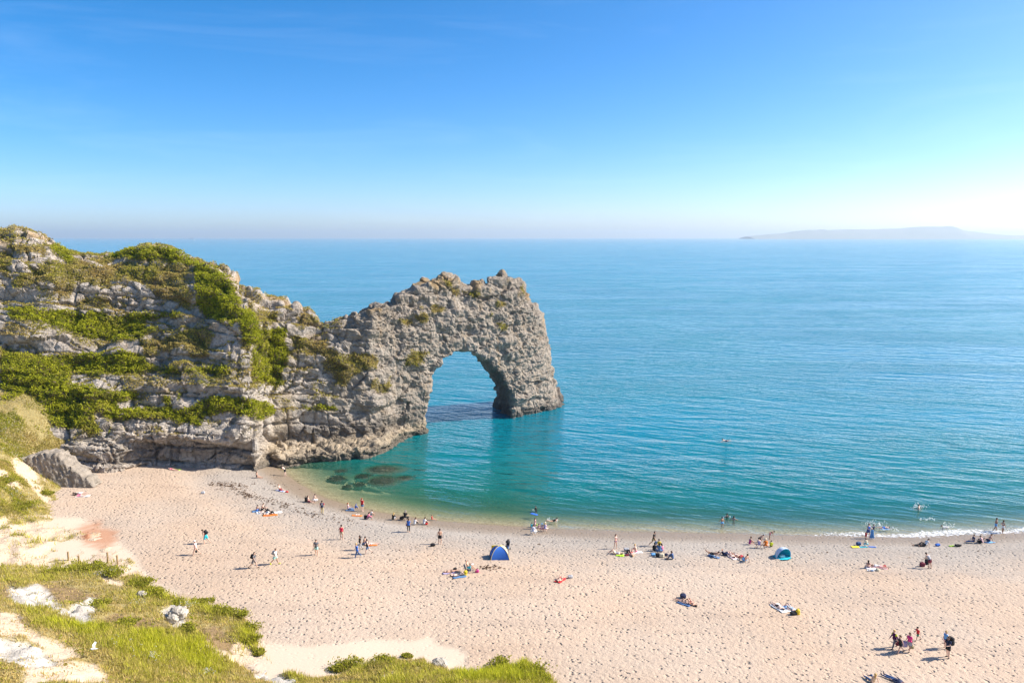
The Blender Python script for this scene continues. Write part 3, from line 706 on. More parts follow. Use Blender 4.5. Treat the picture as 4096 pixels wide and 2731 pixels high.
BROWN = [z5([(340, 600), (520, 590), (820, 690), (840, 720), (700, 740), (640, 760), (460, 740), (400, 700)]), z5([(850, 900), (1000, 850), (1300, 900), (1480, 980), (1200, 1000), (900, 930)]),
         z5([(1700, 980), (1850, 970), (2000, 1080), (1980, 1180), (1820, 1160), (1750, 1080)]), z5([(140, 870), (250, 900), (240, 960), (170, 930)]), z5([(2100, 1330), (2200, 1340), (2300, 1420), (2200, 1440)]), z5([(0, 600), (90, 640), (100, 720), (0, 740)])]
TANB = [z5([(-300, 800), (0, 830), (180, 860), (250, 1000), (600, 1150), (700, 1200), (500, 1280), (200, 1050), (-300, 1040)]), z5([(1750, 1120), (2050, 1100), (2352, 1330), (2352, 1456), (2250, 1380), (1950, 1250)]),
        [(-300, 2040), (250, 2060), (430, 2120), (560, 2290), (420, 2300), (330, 2240), (150, 2265), (-300, 2250)], z5([(200, 1250), (800, 1280), (950, 1456), (200, 1456)]), z5([(730, 470), (900, 520), (1100, 600), (1050, 640), (900, 580), (820, 520)]),
        [(60, 1815), (125, 1860), (180, 1960), (215, 2035), (175, 2010), (110, 1930), (40, 1870)], [(140, 1800), (165, 1850), (190, 1930), (160, 1900), (130, 1840)], [(-40, 1860), (40, 1890), (90, 1960), (20, 1930), (-60, 1900)]]
GPATCH = [[(-200, 1900), (20, 1912), (64, 1994), (130, 1985), (170, 2015), (221, 2032), (180, 2062), (-200, 2062)], [(140, 1922), (212, 1960), (240, 1985), (220, 1994), (180, 1950)], [(26, 2070), (210, 2070), (276, 2080), (34, 2092)],
          z5([(220, 250), (300, 235), (340, 250), (300, 270), (230, 268)]), z5([(480, 220), (540, 222), (545, 240), (490, 240)]), z5([(570, 195), (630, 185), (630, 220), (575, 220)]), z5([(110, 170), (240, 165), (230, 188), (120, 188)]),
          z5([(400, 420), (520, 385), (540, 405), (500, 425)]), z5([(440, 310), (500, 322), (500, 335), (450, 325)]), z5([(240, 290), (290, 290), (280, 310), (240, 308)]), z5([(0, 120), (60, 115), (100, 130), (0, 142)])]
xs = np.arange(-92, 27, 0.30); ys = np.arange(26, 109, 0.30)
hx, hy, hf_ = grid_mesh(xs, ys)
hz = hill_z(hx, hy); hbz = beach_z(hx, hy)

hpx, hpy = to_px(hx, hy, hz)
w1_ = 16 * fbm(hx * .8, hy * .8, 0 * hx, 3, 411); w2_ = 12 * fbm(hx * .8, hy * .8, 0 * hx, 3, 412)
def zone(polys, soft=4):
    d = np.full(hx.shape, 999.0)
    for p in polys: d = np.minimum(d, poly_sdf(p, hpx + w1_, hpy + w2_))
    return sstep(soft, -soft, d)
zch, zbr, ztn, zgp = zone(CHALK), zone(BROWN), zone(TANB), zone(GPATCH)
ztn = np.clip(ztn - zgp, 0, 1); zred = zone([RED_PX], 10) * sstep(-.35, .1, fbm(hx * .9, hy * .9, 0 * hx, 4, 36))
# bare chalk and soil are eroded back, turf stands proud of it
hz = hz + (zch * .5 + zred * .35) * (np.abs(fbm(hx * .7, hy * .7, 0 * hx, 4, 422)) * 1.6 - .3)
hz = hz - .35 * zch - .25 * zbr - .12 * ztn + (zch + zbr) * .30 * np.abs(vnoise(hx * 1.4, hy * 1.4, 0 * hx, 420)) + .12 * ztn * fbm(hx * 1.6, hy * 1.6, 0 * hx, 3, 421)
keep = (hz > hbz - 0.25)[hf_].any(1) & (np.hypot(hx, hy) > 26)[hf_].all(1)
q = hf_[keep]; u, iv = np.unique(q, return_inverse=True); HQ = iv.reshape(-1, 4)
HV = np.stack([hx, hy, hz], 1)[u]
hch, hbr, htn, hrd = zch[u], zbr[u], ztn[u], zred[u]
_fb = fbm(HV[:, 0] * .9, HV[:, 1] * .9, 0 * HV[:, 0], 3, 430)
hgrass = np.clip(np.maximum(1 - 1.3 * hch - .75 * hbr - 1.1 * htn - hrd, .30 * sstep(.12, .4, _fb) * (1 - hrd)), 0, 1) * sstep(-.2, .15, HV[:, 2] - hbz[u])
t = NT('bank_soil'); pos = t.n('NewGeometry').outputs['Position']
n1 = t.noise(pos, 0.8, 5, 0.65); n2 = t.noise(pos, 5.0, 4, 0.7)
col = t.mix(n1, (0.24, 0.19, 0.075), (0.40, 0.33, 0.15))
col = t.mix(t.attr('tanz').outputs['Fac'], col, t.mix(n1, (0.50, 0.37, 0.245), (0.68, 0.545, 0.40)))
col = t.mix(t.attr('brownz').outputs['Fac'], col, t.mix(n2, (0.12, 0.08, 0.04), (0.36, 0.25, 0.13)))
col = t.mix(t.attr('chalkz').outputs['Fac'], col, t.mix(t.ramp(n1, [(0.3, 0.0), (0.65, 1.0)]), (0.36, 0.32, 0.265), (0.60, 0.56, 0.49)))
col = t.mix(t.attr('redz').outputs['Fac'], col, t.mix(n2, (0.26, 0.09, 0.04), (0.50, 0.22, 0.11)))
hb = t.math('ADD', n1, t.math('MULTIPLY', n2, 0.35))
t.bsdf(col, 0.95, t.bump(hb, 1.0, 0.35), 0.1)
me = mesh_np('hillside', HV, HQ, t.m, True)
for k, a in (('tanz', htn), ('brownz', hbr), ('chalkz', hch), ('redz', hrd)): attr_f(me, k, a)
tag(link('hillside', me), 'steep bank of dry grass, bare soil and white chalk', kind='structure')
def hill_at(px, py, lo=28.0, hi=118.0):
    d = ray(px, py); yy = np.linspace(lo, hi, 500); xx = d[0] / d[1] * yy; zr = HC + d[2] / d[1] * yy
    zg = np.maximum(hill_z(xx, yy), beach_z(xx, yy))
    i = np.argmax(zr < zg)
    if not (zr < zg).any(): i = len(yy) - 1
    return np.array([xx[i], yy[i], zg[i]])

# ------------------------------------------------------------------ leaf and blade meshes
def leaf_mat(name, transl=0.48):
    t = NT(name); c = t.attr('tint').outputs['Color']
    g = t.n('NewGeometry').outputs['Position']
    c = t.mix(t.math('MULTIPLY', t.noise(g, 3.0, 2), 0.5), c, t.mix(1.0, c, (0.62, 0.62, 0.5), 'MULTIPLY'))
    d = t.n('BsdfDiffuse'); t.l(c, d.inputs['Color'])
    tr = t.n('BsdfTranslucent'); t.l(c, tr.inputs['Color'])
    m = t.n('MixShader'); m.inputs[0].default_value = transl
    t.l(d.outputs[0], m.inputs[1]); t.l(tr.outputs[0], m.inputs[2]); t.l(m.outputs[0], t.out.inputs['Surface'])
    return t.m
M_LEAF = leaf_mat('foliage'); M_GRASS = leaf_mat('grass_blades', 0.4)
def rand_dirs(n, r=rng):
    v = r.normal(size=(n, 3)); return v / np.linalg.norm(v, axis=1, keepdims=True)
def leaf_cloud(name, P, size, C, up=0.35, mat=None):
    """one bent leaf (two triangles sharing a mid-rib) at every point of P"""
    n = len(P); size = np.broadcast_to(size, (n,))
    d = rand_dirs(n); d[:, 2] = np.abs(d[:, 2]) * .8 + up; d /= np.linalg.norm(d, axis=1, keepdims=True)
    s = np.cross(d, rand_dirs(n)); s /= np.linalg.norm(s, axis=1, keepdims=True) + 1e-9
    nn = np.cross(d, s)
    L = size[:, None]
    V = np.stack([P, P + d * L * .55 + s * L * .36 + nn * L * .08, P + d * L * 1.05 - nn * L * .12, P + d * L * .5 - s * L * .36 + nn * L * .08], 1).reshape(-1, 3)
    i = np.arange(n) * 4
    Fc = np.stack([np.stack([i, i + 1, i + 2], 1), np.stack([i, i + 2, i + 3], 1)], 1).reshape(-1, 3)
    me = mesh_np(name, V, Fc, mat or M_LEAF); attr_col(me, 'tint', np.repeat(C, 4, 0))
    return me
def sample_mesh(V, Q, wt, n):
    """n random points on quads, weighted by area times wt (per quad)"""
    a = np.linalg.norm(np.cross(V[Q[:, 2]] - V[Q[:, 0]], V[Q[:, 3]] - V[Q[:, 1]]), axis=1) / 2 * wt
    f = rng.choice(len(Q), n, p=a / a.sum()); u_ = rng.random((n, 1)); v_ = rng.random((n, 1))
    q = Q[f]
    return (V[q[:, 0]] * (1 - u_) + V[q[:, 1]] * u_) * (1 - v_) + (V[q[:, 3]] * (1 - u_) + V[q[:, 2]] * u_) * v_, f, a.sum()
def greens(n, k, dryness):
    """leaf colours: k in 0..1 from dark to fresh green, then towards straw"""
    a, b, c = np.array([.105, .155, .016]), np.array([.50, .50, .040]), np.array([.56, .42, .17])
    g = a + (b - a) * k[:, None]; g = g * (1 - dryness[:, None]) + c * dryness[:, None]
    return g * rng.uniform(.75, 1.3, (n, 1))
# plants on the cliff: leafy cover on the ledges, tufts on thin soil
fv = veg[RQ].mean(1); fdn = dense[RQ].mean(1)
fok = (fv > .25) & (fc[:, 2] > 2.0)
P, f, ar = sample_mesh(RV, RQ, np.where(fok, fv ** 1.5, 0), 150000)
nrm_ = RN2[RQ[f, 0]]
cl = fbm(P[:, 0] * .5, P[:, 1] * .5, P[:, 2] * .5, 3, 501); fine = fbm(P[:, 0] * 1.6, P[:, 1] * 1.6, P[:, 2] * 1.6, 2, 502)
hgt = np.clip(.30 + .65 * cl + .35 * fine, .02, 1.1) * (0.35 + .75 * fdn[f])
off = rng.random(len(P)) ** .6 * hgt
P2 = P + nrm_ * off[:, None] * .7 + np.array([0, 0, 1]) * off[:, None] * .55
dryn = np.clip(.62 - .72 * fdn[f] + .55 * fbm(P[:, 0] * .28, P[:, 1] * .28, P[:, 2] * .28, 3, 503) + rng.normal(0, .12, len(P)), 0, .95)
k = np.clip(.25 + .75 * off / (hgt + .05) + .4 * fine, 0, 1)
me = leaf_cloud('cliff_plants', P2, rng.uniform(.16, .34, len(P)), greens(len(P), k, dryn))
tag(link('cliff_plants', me), 'green creeping plants and dry grass covering the cliff ledges', kind='stuff')
# grass on the bank
gw = hgrass[HQ].mean(1)
hcx = HV[HQ].mean(1); hcp = to_px(*hcx.T)
gw = gw * ((hcp[0] > -250) & (hcp[0] < 4300) & (hcp[1] < 2900)) * np.clip(62 / np.hypot(hcx[:, 0], hcx[:, 1]), .7, 2) ** 1.5
NB = 250000
PC2 = P2
P, f, ar = sample_mesh(HV, HQ, np.maximum(gw, 0), NB)
lush = fbm(P[:, 0] * .16, P[:, 1] * .16, 0 * P[:, 0], 3, 511) + .5 * fbm(P[:, 0] * .7, P[:, 1] * .7, 0 * P[:, 0], 2, 512)
ppx, ppy = to_px(*P.T)
lushp = np.full(NB, 999.0)
for p in [z5([(720, 430), (900, 420), (1120, 540), (960, 540)]), z5([(1080, 600), (1280, 590), (1430, 710), (1200, 700)]), z5([(800, 740), (930, 740), (900, 860), (820, 820)]), z5([(1450, 740), (1900, 780), (2150, 920), (2200, 1150), (2260, 1250), (2080, 1100), (1900, 900), (1600, 830)]),
          z5([(640, 990), (1100, 980), (1700, 1000), (1800, 1200), (2100, 1456), (1200, 1456), (900, 1300), (700, 1150)]), z5([(100, 780), (450, 800), (560, 1000), (300, 980)]), z5([(60, 560), (460, 560), (180, 650)]),
          z6([(700, 450), (960, 440), (960, 510), (720, 500)]), z6([(1560, 480), (1800, 380), (2100, 420), (2200, 560), (1560, 560)])]:
    lushp = np.minimum(lushp, poly_sdf(p, ppx, ppy))
lush = lush * 1.15 + .35 * fbm(P[:, 0] * .45, P[:, 1] * .45, 0 * P[:, 0], 3, 513) * (P[:, 1] > 72) * 1.6 + .50 * sstep(24, -24, lushp) - .22
ln = np.clip(.34 + .30 * lush + rng.normal(0, .09, NB), .12, .85)
hd = rng.uniform(0, 2 * np.pi, NB); bend = rng.uniform(.15, .75, NB)
tip = np.stack([np.cos(hd) * bend * ln, np.sin(hd) * bend * ln, ln * np.sqrt(1 - .45 * bend)], 1)
sd_ = np.stack([-np.sin(hd), np.cos(hd), 0 * hd], 1) * rng.uniform(.018, .042, NB)[:, None]
V = np.stack([P - sd_, P + sd_, P + tip], 1).reshape(-1, 3)
V[:, 2] -= .02
dry = np.clip(.57 - .62 * lush + rng.normal(0, .24, NB), 0, 1)
C = greens(NB, np.clip(.72 + .3 * lush, .3, 1.0), dry) * 1.12
me = mesh_np('grass', V, np.arange(NB * 3).reshape(-1, 3), M_GRASS); attr_col(me, 'tint', np.repeat(C, 3, 0))
tag(link('grass', me), 'green and straw coloured grass covering the bank', kind='stuff')
# low leafy ground cover growing in patches through the grass
_lb = sstep(30, -30, poly_sdf([(-300, 1600), (60, 1640), (330, 1840), (340, 2060), (-300, 2080)], hcp[0], hcp[1]))
gcw = gw * (1 + 2.5 * _lb) * sstep(.02, .30, .14 * _lb + fbm(hcx[:, 0] * .42, hcx[:, 1] * .42, 0 * hcx[:, 0], 4, 520)) * (1 + 1.6 * (hcx[:, 1] > 74))
PG, fg, ar = sample_mesh(HV, HQ, np.maximum(gcw, 0), 60000)
hg = np.clip(.10 + .45 * fbm(PG[:, 0] * .8, PG[:, 1] * .8, 0 * PG[:, 0], 3, 521), .02, .5)
og = rng.random(len(PG)) * hg
dg = np.clip(.22 + .9 * fbm(PG[:, 0] * .3, PG[:, 1] * .3, 0 * PG[:, 0], 3, 522) + rng.normal(0, .15, len(PG)), 0, .95)
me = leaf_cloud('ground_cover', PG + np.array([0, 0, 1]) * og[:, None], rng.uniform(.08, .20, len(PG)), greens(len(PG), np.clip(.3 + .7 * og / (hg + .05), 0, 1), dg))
tag(link('ground_cover', me), 'low leafy plants growing in patches through the bank grass', kind='stuff')
# white umbels in the grass and on the cliff
FL = []
for cx_, cy_, n_, r_ in [(1010, 2290, 0, 0), (465, 2288, 14, 12), (550, 2425, 12, 14), (760, 2440, 22, 16), (620, 2645, 14, 10), (825, 2715, 16, 14), (60, 1800, 70, 50), (110, 1860, 40, 30), (90, 1990, 50, 34), (30, 1730, 60, 34), (400, 2310, 10, 14), (480, 2590, 6, 30), (590, 2620, 6, 40), (130, 2050, 8, 20)]:
    if not n_: continue
    c_ = hill_at(cx_, cy_); k_ = r_ * c_[1] / F; ox_, oy_ = rng.normal(0, k_, n_), rng.normal(0, k_ * 1.3, n_)
    zf = np.maximum(hill_z(c_[0] + ox_, c_[1] + oy_), beach_z(c_[0] + ox_, c_[1] + oy_))
    FL += [np.array([c_[0] + a_, c_[1] + b_, d_ + random.uniform(.35, .6)]) for a_, b_, d_ in zip(ox_, oy_, zf)]
sel = rng.choice(len(P2), 260)
FL += [P2[i] + np.array([0, 0, .12]) for i in sel]
FL = np.array(FL); rep = 3
PF = np.repeat(FL, rep, 0) + rng.normal(0, .06, (len(FL) * rep, 3))
me = leaf_cloud('wild_flowers', PF, .085, np.tile(np.array([[.78, .77, .68]]), (len(PF), 1)) * rng.uniform(.85, 1.1, (len(PF), 1)), up=.8)
tag(link('wild_flowers', me), 'small white wild flowers dotted among the grass', kind='stuff')
# ------------------------------------------------------------------ people
COLR = dict(skin1=(.72, .46, .34), skin2=(.62, .37, .25), skin3=(.44, .24, .15), skin4=(.76, .53, .42), white=(.80, .79, .76), black=(.018, .018, .02), navy=(.025, .035, .085), blue=(.04, .16, .55), sky=(.16, .42, .75),
            turq=(.02, .48, .58), mint=(.42, .76, .68), red=(.62, .03, .035), crimson=(.60, .02, .06), pink=(.80, .22, .32), palepink=(.78, .50, .47), hotpink=(.80, .06, .25), orange=(.75, .20, .03), yellow=(.80, .60, .04), neon=(.68, .78, .02),
            khaki=(.42, .33, .16), beige=(.60, .48, .33), grey=(.17, .17, .18), lgrey=(.42, .42, .43), denim=(.10, .20, .36), jeans=(.06, .12, .26), green=(.08, .30, .16), lime=(.42, .72, .04), purple=(.16, .03, .16), lilac=(.40, .34, .50), maroon=(.20, .03, .05),
            brown=(.09, .05, .028), dbrown=(.035, .02, .013), blond=(.58, .38, .13), ginger=(.42, .14, .04), hgrey=(.30, .26, .22), cream=(.74, .65, .45), mauve=(.42, .28, .30), mag=(.50, .05, .22))
def M_flower():
    if 'flower' not in _mc:
        t = NT('flowered_fabric'); g = t.n('TexCoord').outputs['Object']
        v = t.n('TexVoronoi'); v.inputs['Scale'].default_value = 9.0; t.l(g, v.inputs['Vector'])
        t.bsdf(t.mix(t.ramp(v.outputs['Distance'], [(0.36, 1.0), (0.46, 0.0)]), (.78, .78, .78), (.06, .10, .32)), .85); _mc['flower'] = t.m
    return _mc['flower']
def M(c, rough=.8):
    if c == 'flower': return M_flower()
    return mat_plain('fabric_' + c if c not in ('skin1', 'skin2', 'skin3', 'skin4') else 'skin', COLR[c], rough)
def M_skin(c):
    key = 'skin_' + c
    if key not in _mc:
        t = NT('skin'); g = t.n('TexCoord').outputs['Object']
        b = t.bsdf(t.mix(t.noise(g, 9.0, 3), tuple(v * .9 for v in COLR[c]), COLR[c]), 0.55, None, 0.3)
        b.inputs['Subsurface Weight'].default_value = 0.0
        _mc[key] = t.m
    return _mc[key]
R_ = math.radians
def dirv(L, a):           # direction in the body's sagittal plane: a = 0 along the body down, 90 to the front
    L, a = R_(L), R_(a); u = np.array([math.sin(L), 0, math.cos(L)]); n = np.array([math.cos(L), 0, -math.sin(L)])
    return -u * math.cos(a) + n * math.sin(a)
POSE = dict(
    stand=dict(L=0, f=(4, -4), k=(3, 3), sf=(4, 4), sa=(9, 9), e=(12, 12)),
    walk=dict(L=5, f=(28, -18), k=(8, 22), sf=(-22, 22), sa=(8, 8), e=(18, 22)),
    stroll=dict(L=2, f=(15, -12), k=(5, 14), sf=(-10, 14), sa=(10, 10), e=(14, 18)),
    climb=dict(L=24, f=(46, 4), k=(26, 18), sf=(10, 30), sa=(10, 8), e=(20, 25), h=14),
    hold=dict(L=2, f=(5, -5), k=(3, 3), sf=(25, 25), sa=(6, 6), e=(75, 75)),
    shade=dict(L=-2, f=(4, -4), k=(2, 2), sf=(95, 6), sa=(25, 12), e=(115, 15)),
    hip=dict(L=0, f=(8, -6), k=(10, 3), sf=(-20, 10), sa=(30, 10), e=(85, 15)),
    bend=dict(L=62, f=(64, 58), k=(6, 4), sf=(70, 62), sa=(6, 6), e=(10, 14), h=8),
    stoop=dict(L=38, f=(42, 34), k=(6, 4), sf=(60, 54), sa=(6, 6), e=(25, 30), h=10),
    crouch=dict(L=50, f=(105, 96), k=(120, 116), sf=(60, 55), sa=(10, 10), e=(20, 20), h=-10),
    wade=dict(L=6, f=(10, -6), k=(10, 6), sf=(15, 10), sa=(38, 38), e=(20, 20)),
    sit=dict(L=-8, f=(82, 78), k=(8, 12), sf=(22, 26), sa=(10, 10), e=(35, 30), fa=8),
    situp=dict(L=12, f=(145, 140), k=(105, 100), sf=(62, 62), sa=(6, 6), e=(20, 20), fa=7, h=6),
    sitback=dict(L=-24, f=(68, 100), k=(10, 70), sf=(-42, -40), sa=(16, 16), e=(8, 8), fa=8),
    cross=dict(L=10, f=(98, 98), k=(128, 128), sf=(40, 36), sa=(12, 12), e=(50, 55), fa=42),
    side=dict(L=-30, f=(62, 92), k=(20, 60), sf=(-30, 30), sa=(30, 6), e=(10, 40), fa=10),
    lie=dict(L=-89, f=(2, 0), k=(3, 2), sf=(3, 3), sa=(20, 20), e=(12, 16), fa=7),
    lieknees=dict(L=-89, f=(48, 42), k=(88, 80), sf=(3, 3), sa=(24, 24), e=(20, 30), fa=6),
    liearm=dict(L=-88, f=(6, 40), k=(5, 78), sf=(150, 6), sa=(30, 20), e=(60, 16), fa=7),
    prone=dict(L=88, f=(-1, -1), k=(4, 8), sf=(140, 146), sa=(28, 28), e=(70, 66), fa=7, h=-6),
    prop=dict(L=66, f=(-22, -22), k=(6, 40), sf=(62, 62), sa=(14, 14), e=(60, 60), fa=8, h=-30),
    chair=dict(L=-18, f=(78, 76), k=(48, 40), sf=(28, 28), sa=(12, 12), e=(55, 55), fa=6),
    swim=dict(L=72, f=(-14, -24), k=(10, 18), sf=(120, 40), sa=(30, 40), e=(30, 30), fa=10, h=-50),
    float=dict(L=0, f=(10, -10), k=(20, 20), sf=(35, 35), sa=(60, 60), e=(20, 20)))
def seg_d(G, a, b, ra, rb):
    e = b - a; L = e @ e + 1e-12
    a = np.asarray(a, np.float32); e = np.asarray(e, np.float32)
    v0, v1, v2 = G[..., 0] - a[0], G[..., 1] - a[1], G[..., 2] - a[2]
    t_ = np.clip((v0 * e[0] + v1 * e[1] + v2 * e[2]) * np.float32(1 / L), 0, 1)
    return np.sqrt((v0 - t_ * e[0]) ** 2 + (v1 - t_ * e[1]) ** 2 + (v2 - t_ * e[2]) ** 2) - (np.float32(ra) + np.float32(rb - ra) * t_)
def skeleton(pose, Ht, fem):
    p = POSE[pose]; s = Ht / 1.74; L = p['L']
    u = -dirv(L, 0); n = dirv(L, 90); Yv = np.array([0, 1.0, 0]); O = np.zeros(3)
    J = dict(u=u, n=n, s=s, O=O)
    sw = .165 if fem else .185; hw = .095 if fem else .088
    fa = p.get('fa', 4)
    caps = [('torso', O + Yv * .068 * s, O - Yv * .068 * s, .112 * s, .112 * s), ('torso', O + u * .18 * s + Yv * .05 * s, O + u * .18 * s - Yv * .05 * s, .098 * s, .098 * s),
            ('torso', O + u * .35 * s + Yv * .085 * s, O + u * .35 * s - Yv * .085 * s, .108 * s, .108 * s), ('torso', O, O + u * .36 * s, .108 * s, .115 * s),
            ('torso', O + u * .455 * s + Yv * (sw - .03) * s, O + u * .455 * s - Yv * (sw - .03) * s, .055 * s, .055 * s)]
    if fem: caps.append(('torso', O + u * .35 * s + n * .06 * s + Yv * .07 * s, O + u * .35 * s + n * .06 * s - Yv * .07 * s, .062 * s, .062 * s))
    hp_ = p.get('h', 0)
    uh = -dirv(L + hp_, 0) if abs(L) < 80 or hp_ else u; fh = dirv(L + hp_, 90) if abs(L) < 80 or hp_ else n
    nb = O + u * .47 * s; hc = nb + u * .04 * s + uh * .155 * s + fh * .018 * s
    J.update(uh=uh, fh=fh, hc=hc)
    caps += [('neck', nb - u * .02 * s, nb + uh * .10 * s, .052 * s, .048 * s), ('head', hc - uh * .032 * s + fh * .008 * s, hc + uh * .035 * s - fh * .008 * s, .082 * s, .092 * s), ('head', hc - uh * .075 * s + fh * .04 * s, hc - uh * .02 * s + fh * .03 * s, .046 * s, .06 * s),
             ('head', hc + fh * .085 * s - uh * .028 * s, hc + fh * .098 * s - uh * .032 * s, .014 * s, .018 * s), ('head', hc + Yv * .088 * s - uh * .015 * s, hc + Yv * .098 * s, .018 * s, .02 * s), ('head', hc - Yv * .088 * s - uh * .015 * s, hc - Yv * .098 * s, .018 * s, .02 * s)]
    feet = []
    for i, sg in ((0, 1), (1, -1)):
        hip = O + Yv * sg * hw * s - u * .02 * s
        ab = math.sin(R_(fa)) * sg
        td = dirv(L, p['f'][i]) * math.cos(R_(fa)) + Yv * ab; kn = hip + td * .43 * s
        sdv = dirv(L, p['f'][i] - p['k'][i]) * math.cos(R_(fa * .5))
        sdv = sdv + Yv * (-ab * .9 if fa > 30 else ab * .25); sdv /= np.linalg.norm(sdv); an = kn + sdv * .42 * s
        fd = dirv(L, p['f'][i] - p['k'][i] + 86) + Yv * sg * .18; fd /= np.linalg.norm(fd)
        if abs(L) > 80: fd = dirv(L, p['f'][i] - p['k'][i] + (62 if L < 0 else 20)) + Yv * sg * .3; fd /= np.linalg.norm(fd)
        toe = an + fd * .165 * s + sdv * .028 * s; heel = an - fd * .035 * s + sdv * .03 * s
        caps += [('thigh%d' % i, hip, kn, .086 * s, .056 * s), ('shin%d' % i, kn, kn + sdv * .14 * s - fd * .012 * s, .054 * s, .056 * s), ('shin%d' % i, kn + sdv * .12 * s - fd * .012 * s, an, .056 * s, .036 * s), ('foot%d' % i, heel, toe, .036 * s, .026 * s)]
        feet.append((heel + toe) / 2)
        sh = O + u * .435 * s + Yv * sg * sw * s
        sa = math.sin(R_(p['sa'][i])) * sg
        ad = dirv(L, p['sf'][i]) * math.cos(R_(p['sa'][i])) + Yv * sa; el = sh + ad * .29 * s
        fo = dirv(L, p['sf'][i] + p['e'][i]) * math.cos(R_(p['sa'][i] * .5)) + Yv * sa * (.1 if p['e'][i] > 60 else .55); fo /= np.linalg.norm(fo); wr = el + fo * .25 * s
        caps += [('uarm%d' % i, sh, el, .049 * s, .037 * s), ('farm%d' % i, el, wr, .038 * s, .025 * s), ('hand%d' % i, wr, wr + fo * .075 * s, .026 * s, .03 * s)]
        J['hand%d' % i] = (wr + fo * .075 * s, fo, np.cross(fo, Yv * sg) / (np.linalg.norm(np.cross(fo, Yv * sg)) + 1e-9))
        J['sh%d' % i] = sh; J['kn%d' % i] = kn; J['hip%d' % i] = hip
    J['feet'] = (feet[0] + feet[1]) / 2
    J['caps'] = caps
    return J
def finger_geo(J):
    V, Q = [], []
    for i in (0, 1):
        c, fo, nn = J['hand%d' % i]; s = J['s']; lat = np.cross(fo, nn)
        for k_, (off, ln) in enumerate(((-.024, .062), (-.008, .074), (.008, .07), (.022, .055), (.034, .05))):
            b = c + lat * off * s + fo * (.012 if k_ < 4 else -.04) * s
            d1 = fo if k_ < 4 else (fo * .6 + lat * .8); d2 = d1 * .8 + nn * .5
            pts = [b, b + d1 * ln * .55 * s, b + d1 * ln * .55 * s + d2 * ln * .5 * s]
            o = len(V)
            for r_, p in zip((.0095, .0085, .006), pts):
                for a, b_ in ((1, 0), (0, 1), (-1, 0), (0, -1)): V.append(p + (lat * a + nn * b_) * r_ * s)
            for ring in (0, 4):
                for m in range(4): Q.append((o + ring + m, o + ring + (m + 1) % 4, o + ring + 4 + (m + 1) % 4, o + ring + 4 + m))
            Q.append((o + 8, o + 9, o + 10, o + 11))
    return np.array(V), np.array(Q)
EYE = None
def unit_ball(name, r, mat, nu=8, nv=6, sx=1., sy=1., sz=1.):
    V = [(0, 0, r * sz)]; Q = []
    for j in range(1, nv):
        for i in range(nu):
            a, b = math.pi * j / nv, 2 * math.pi * i / nu
            V.append((r * math.sin(a) * math.cos(b) * sx, r * math.sin(a) * math.sin(b) * sy, r * math.cos(a) * sz))
    V.append((0, 0, -r * sz)); e = len(V) - 1
    T = [(0, 1 + i, 1 + (i + 1) % nu) for i in range(nu)] + [(e, 1 + (nv - 2) * nu + (i + 1) % nu, 1 + (nv - 2) * nu + i) for i in range(nu)]
    for j in range(nv - 2):
        for i in range(nu):
            a, b, c, d = 1 + j * nu + i, 1 + j * nu + (i + 1) % nu, 1 + (j + 1) * nu + (i + 1) % nu, 1 + (j + 1) * nu + i
            T += [(a, d, c), (a, c, b)]
    return mesh_np(name, V, T, mat, True)
M_EYE = mat_plain('eye', (.03, .022, .018), .3); M_LIP = mat_plain('lip', (.40, .13, .10), .5)
EYE_ME = unit_ball('eye', .011, M_EYE); LIP_ME = unit_ball('mouth', .016, M_LIP, 8, 6, .5, 1.2, .45)
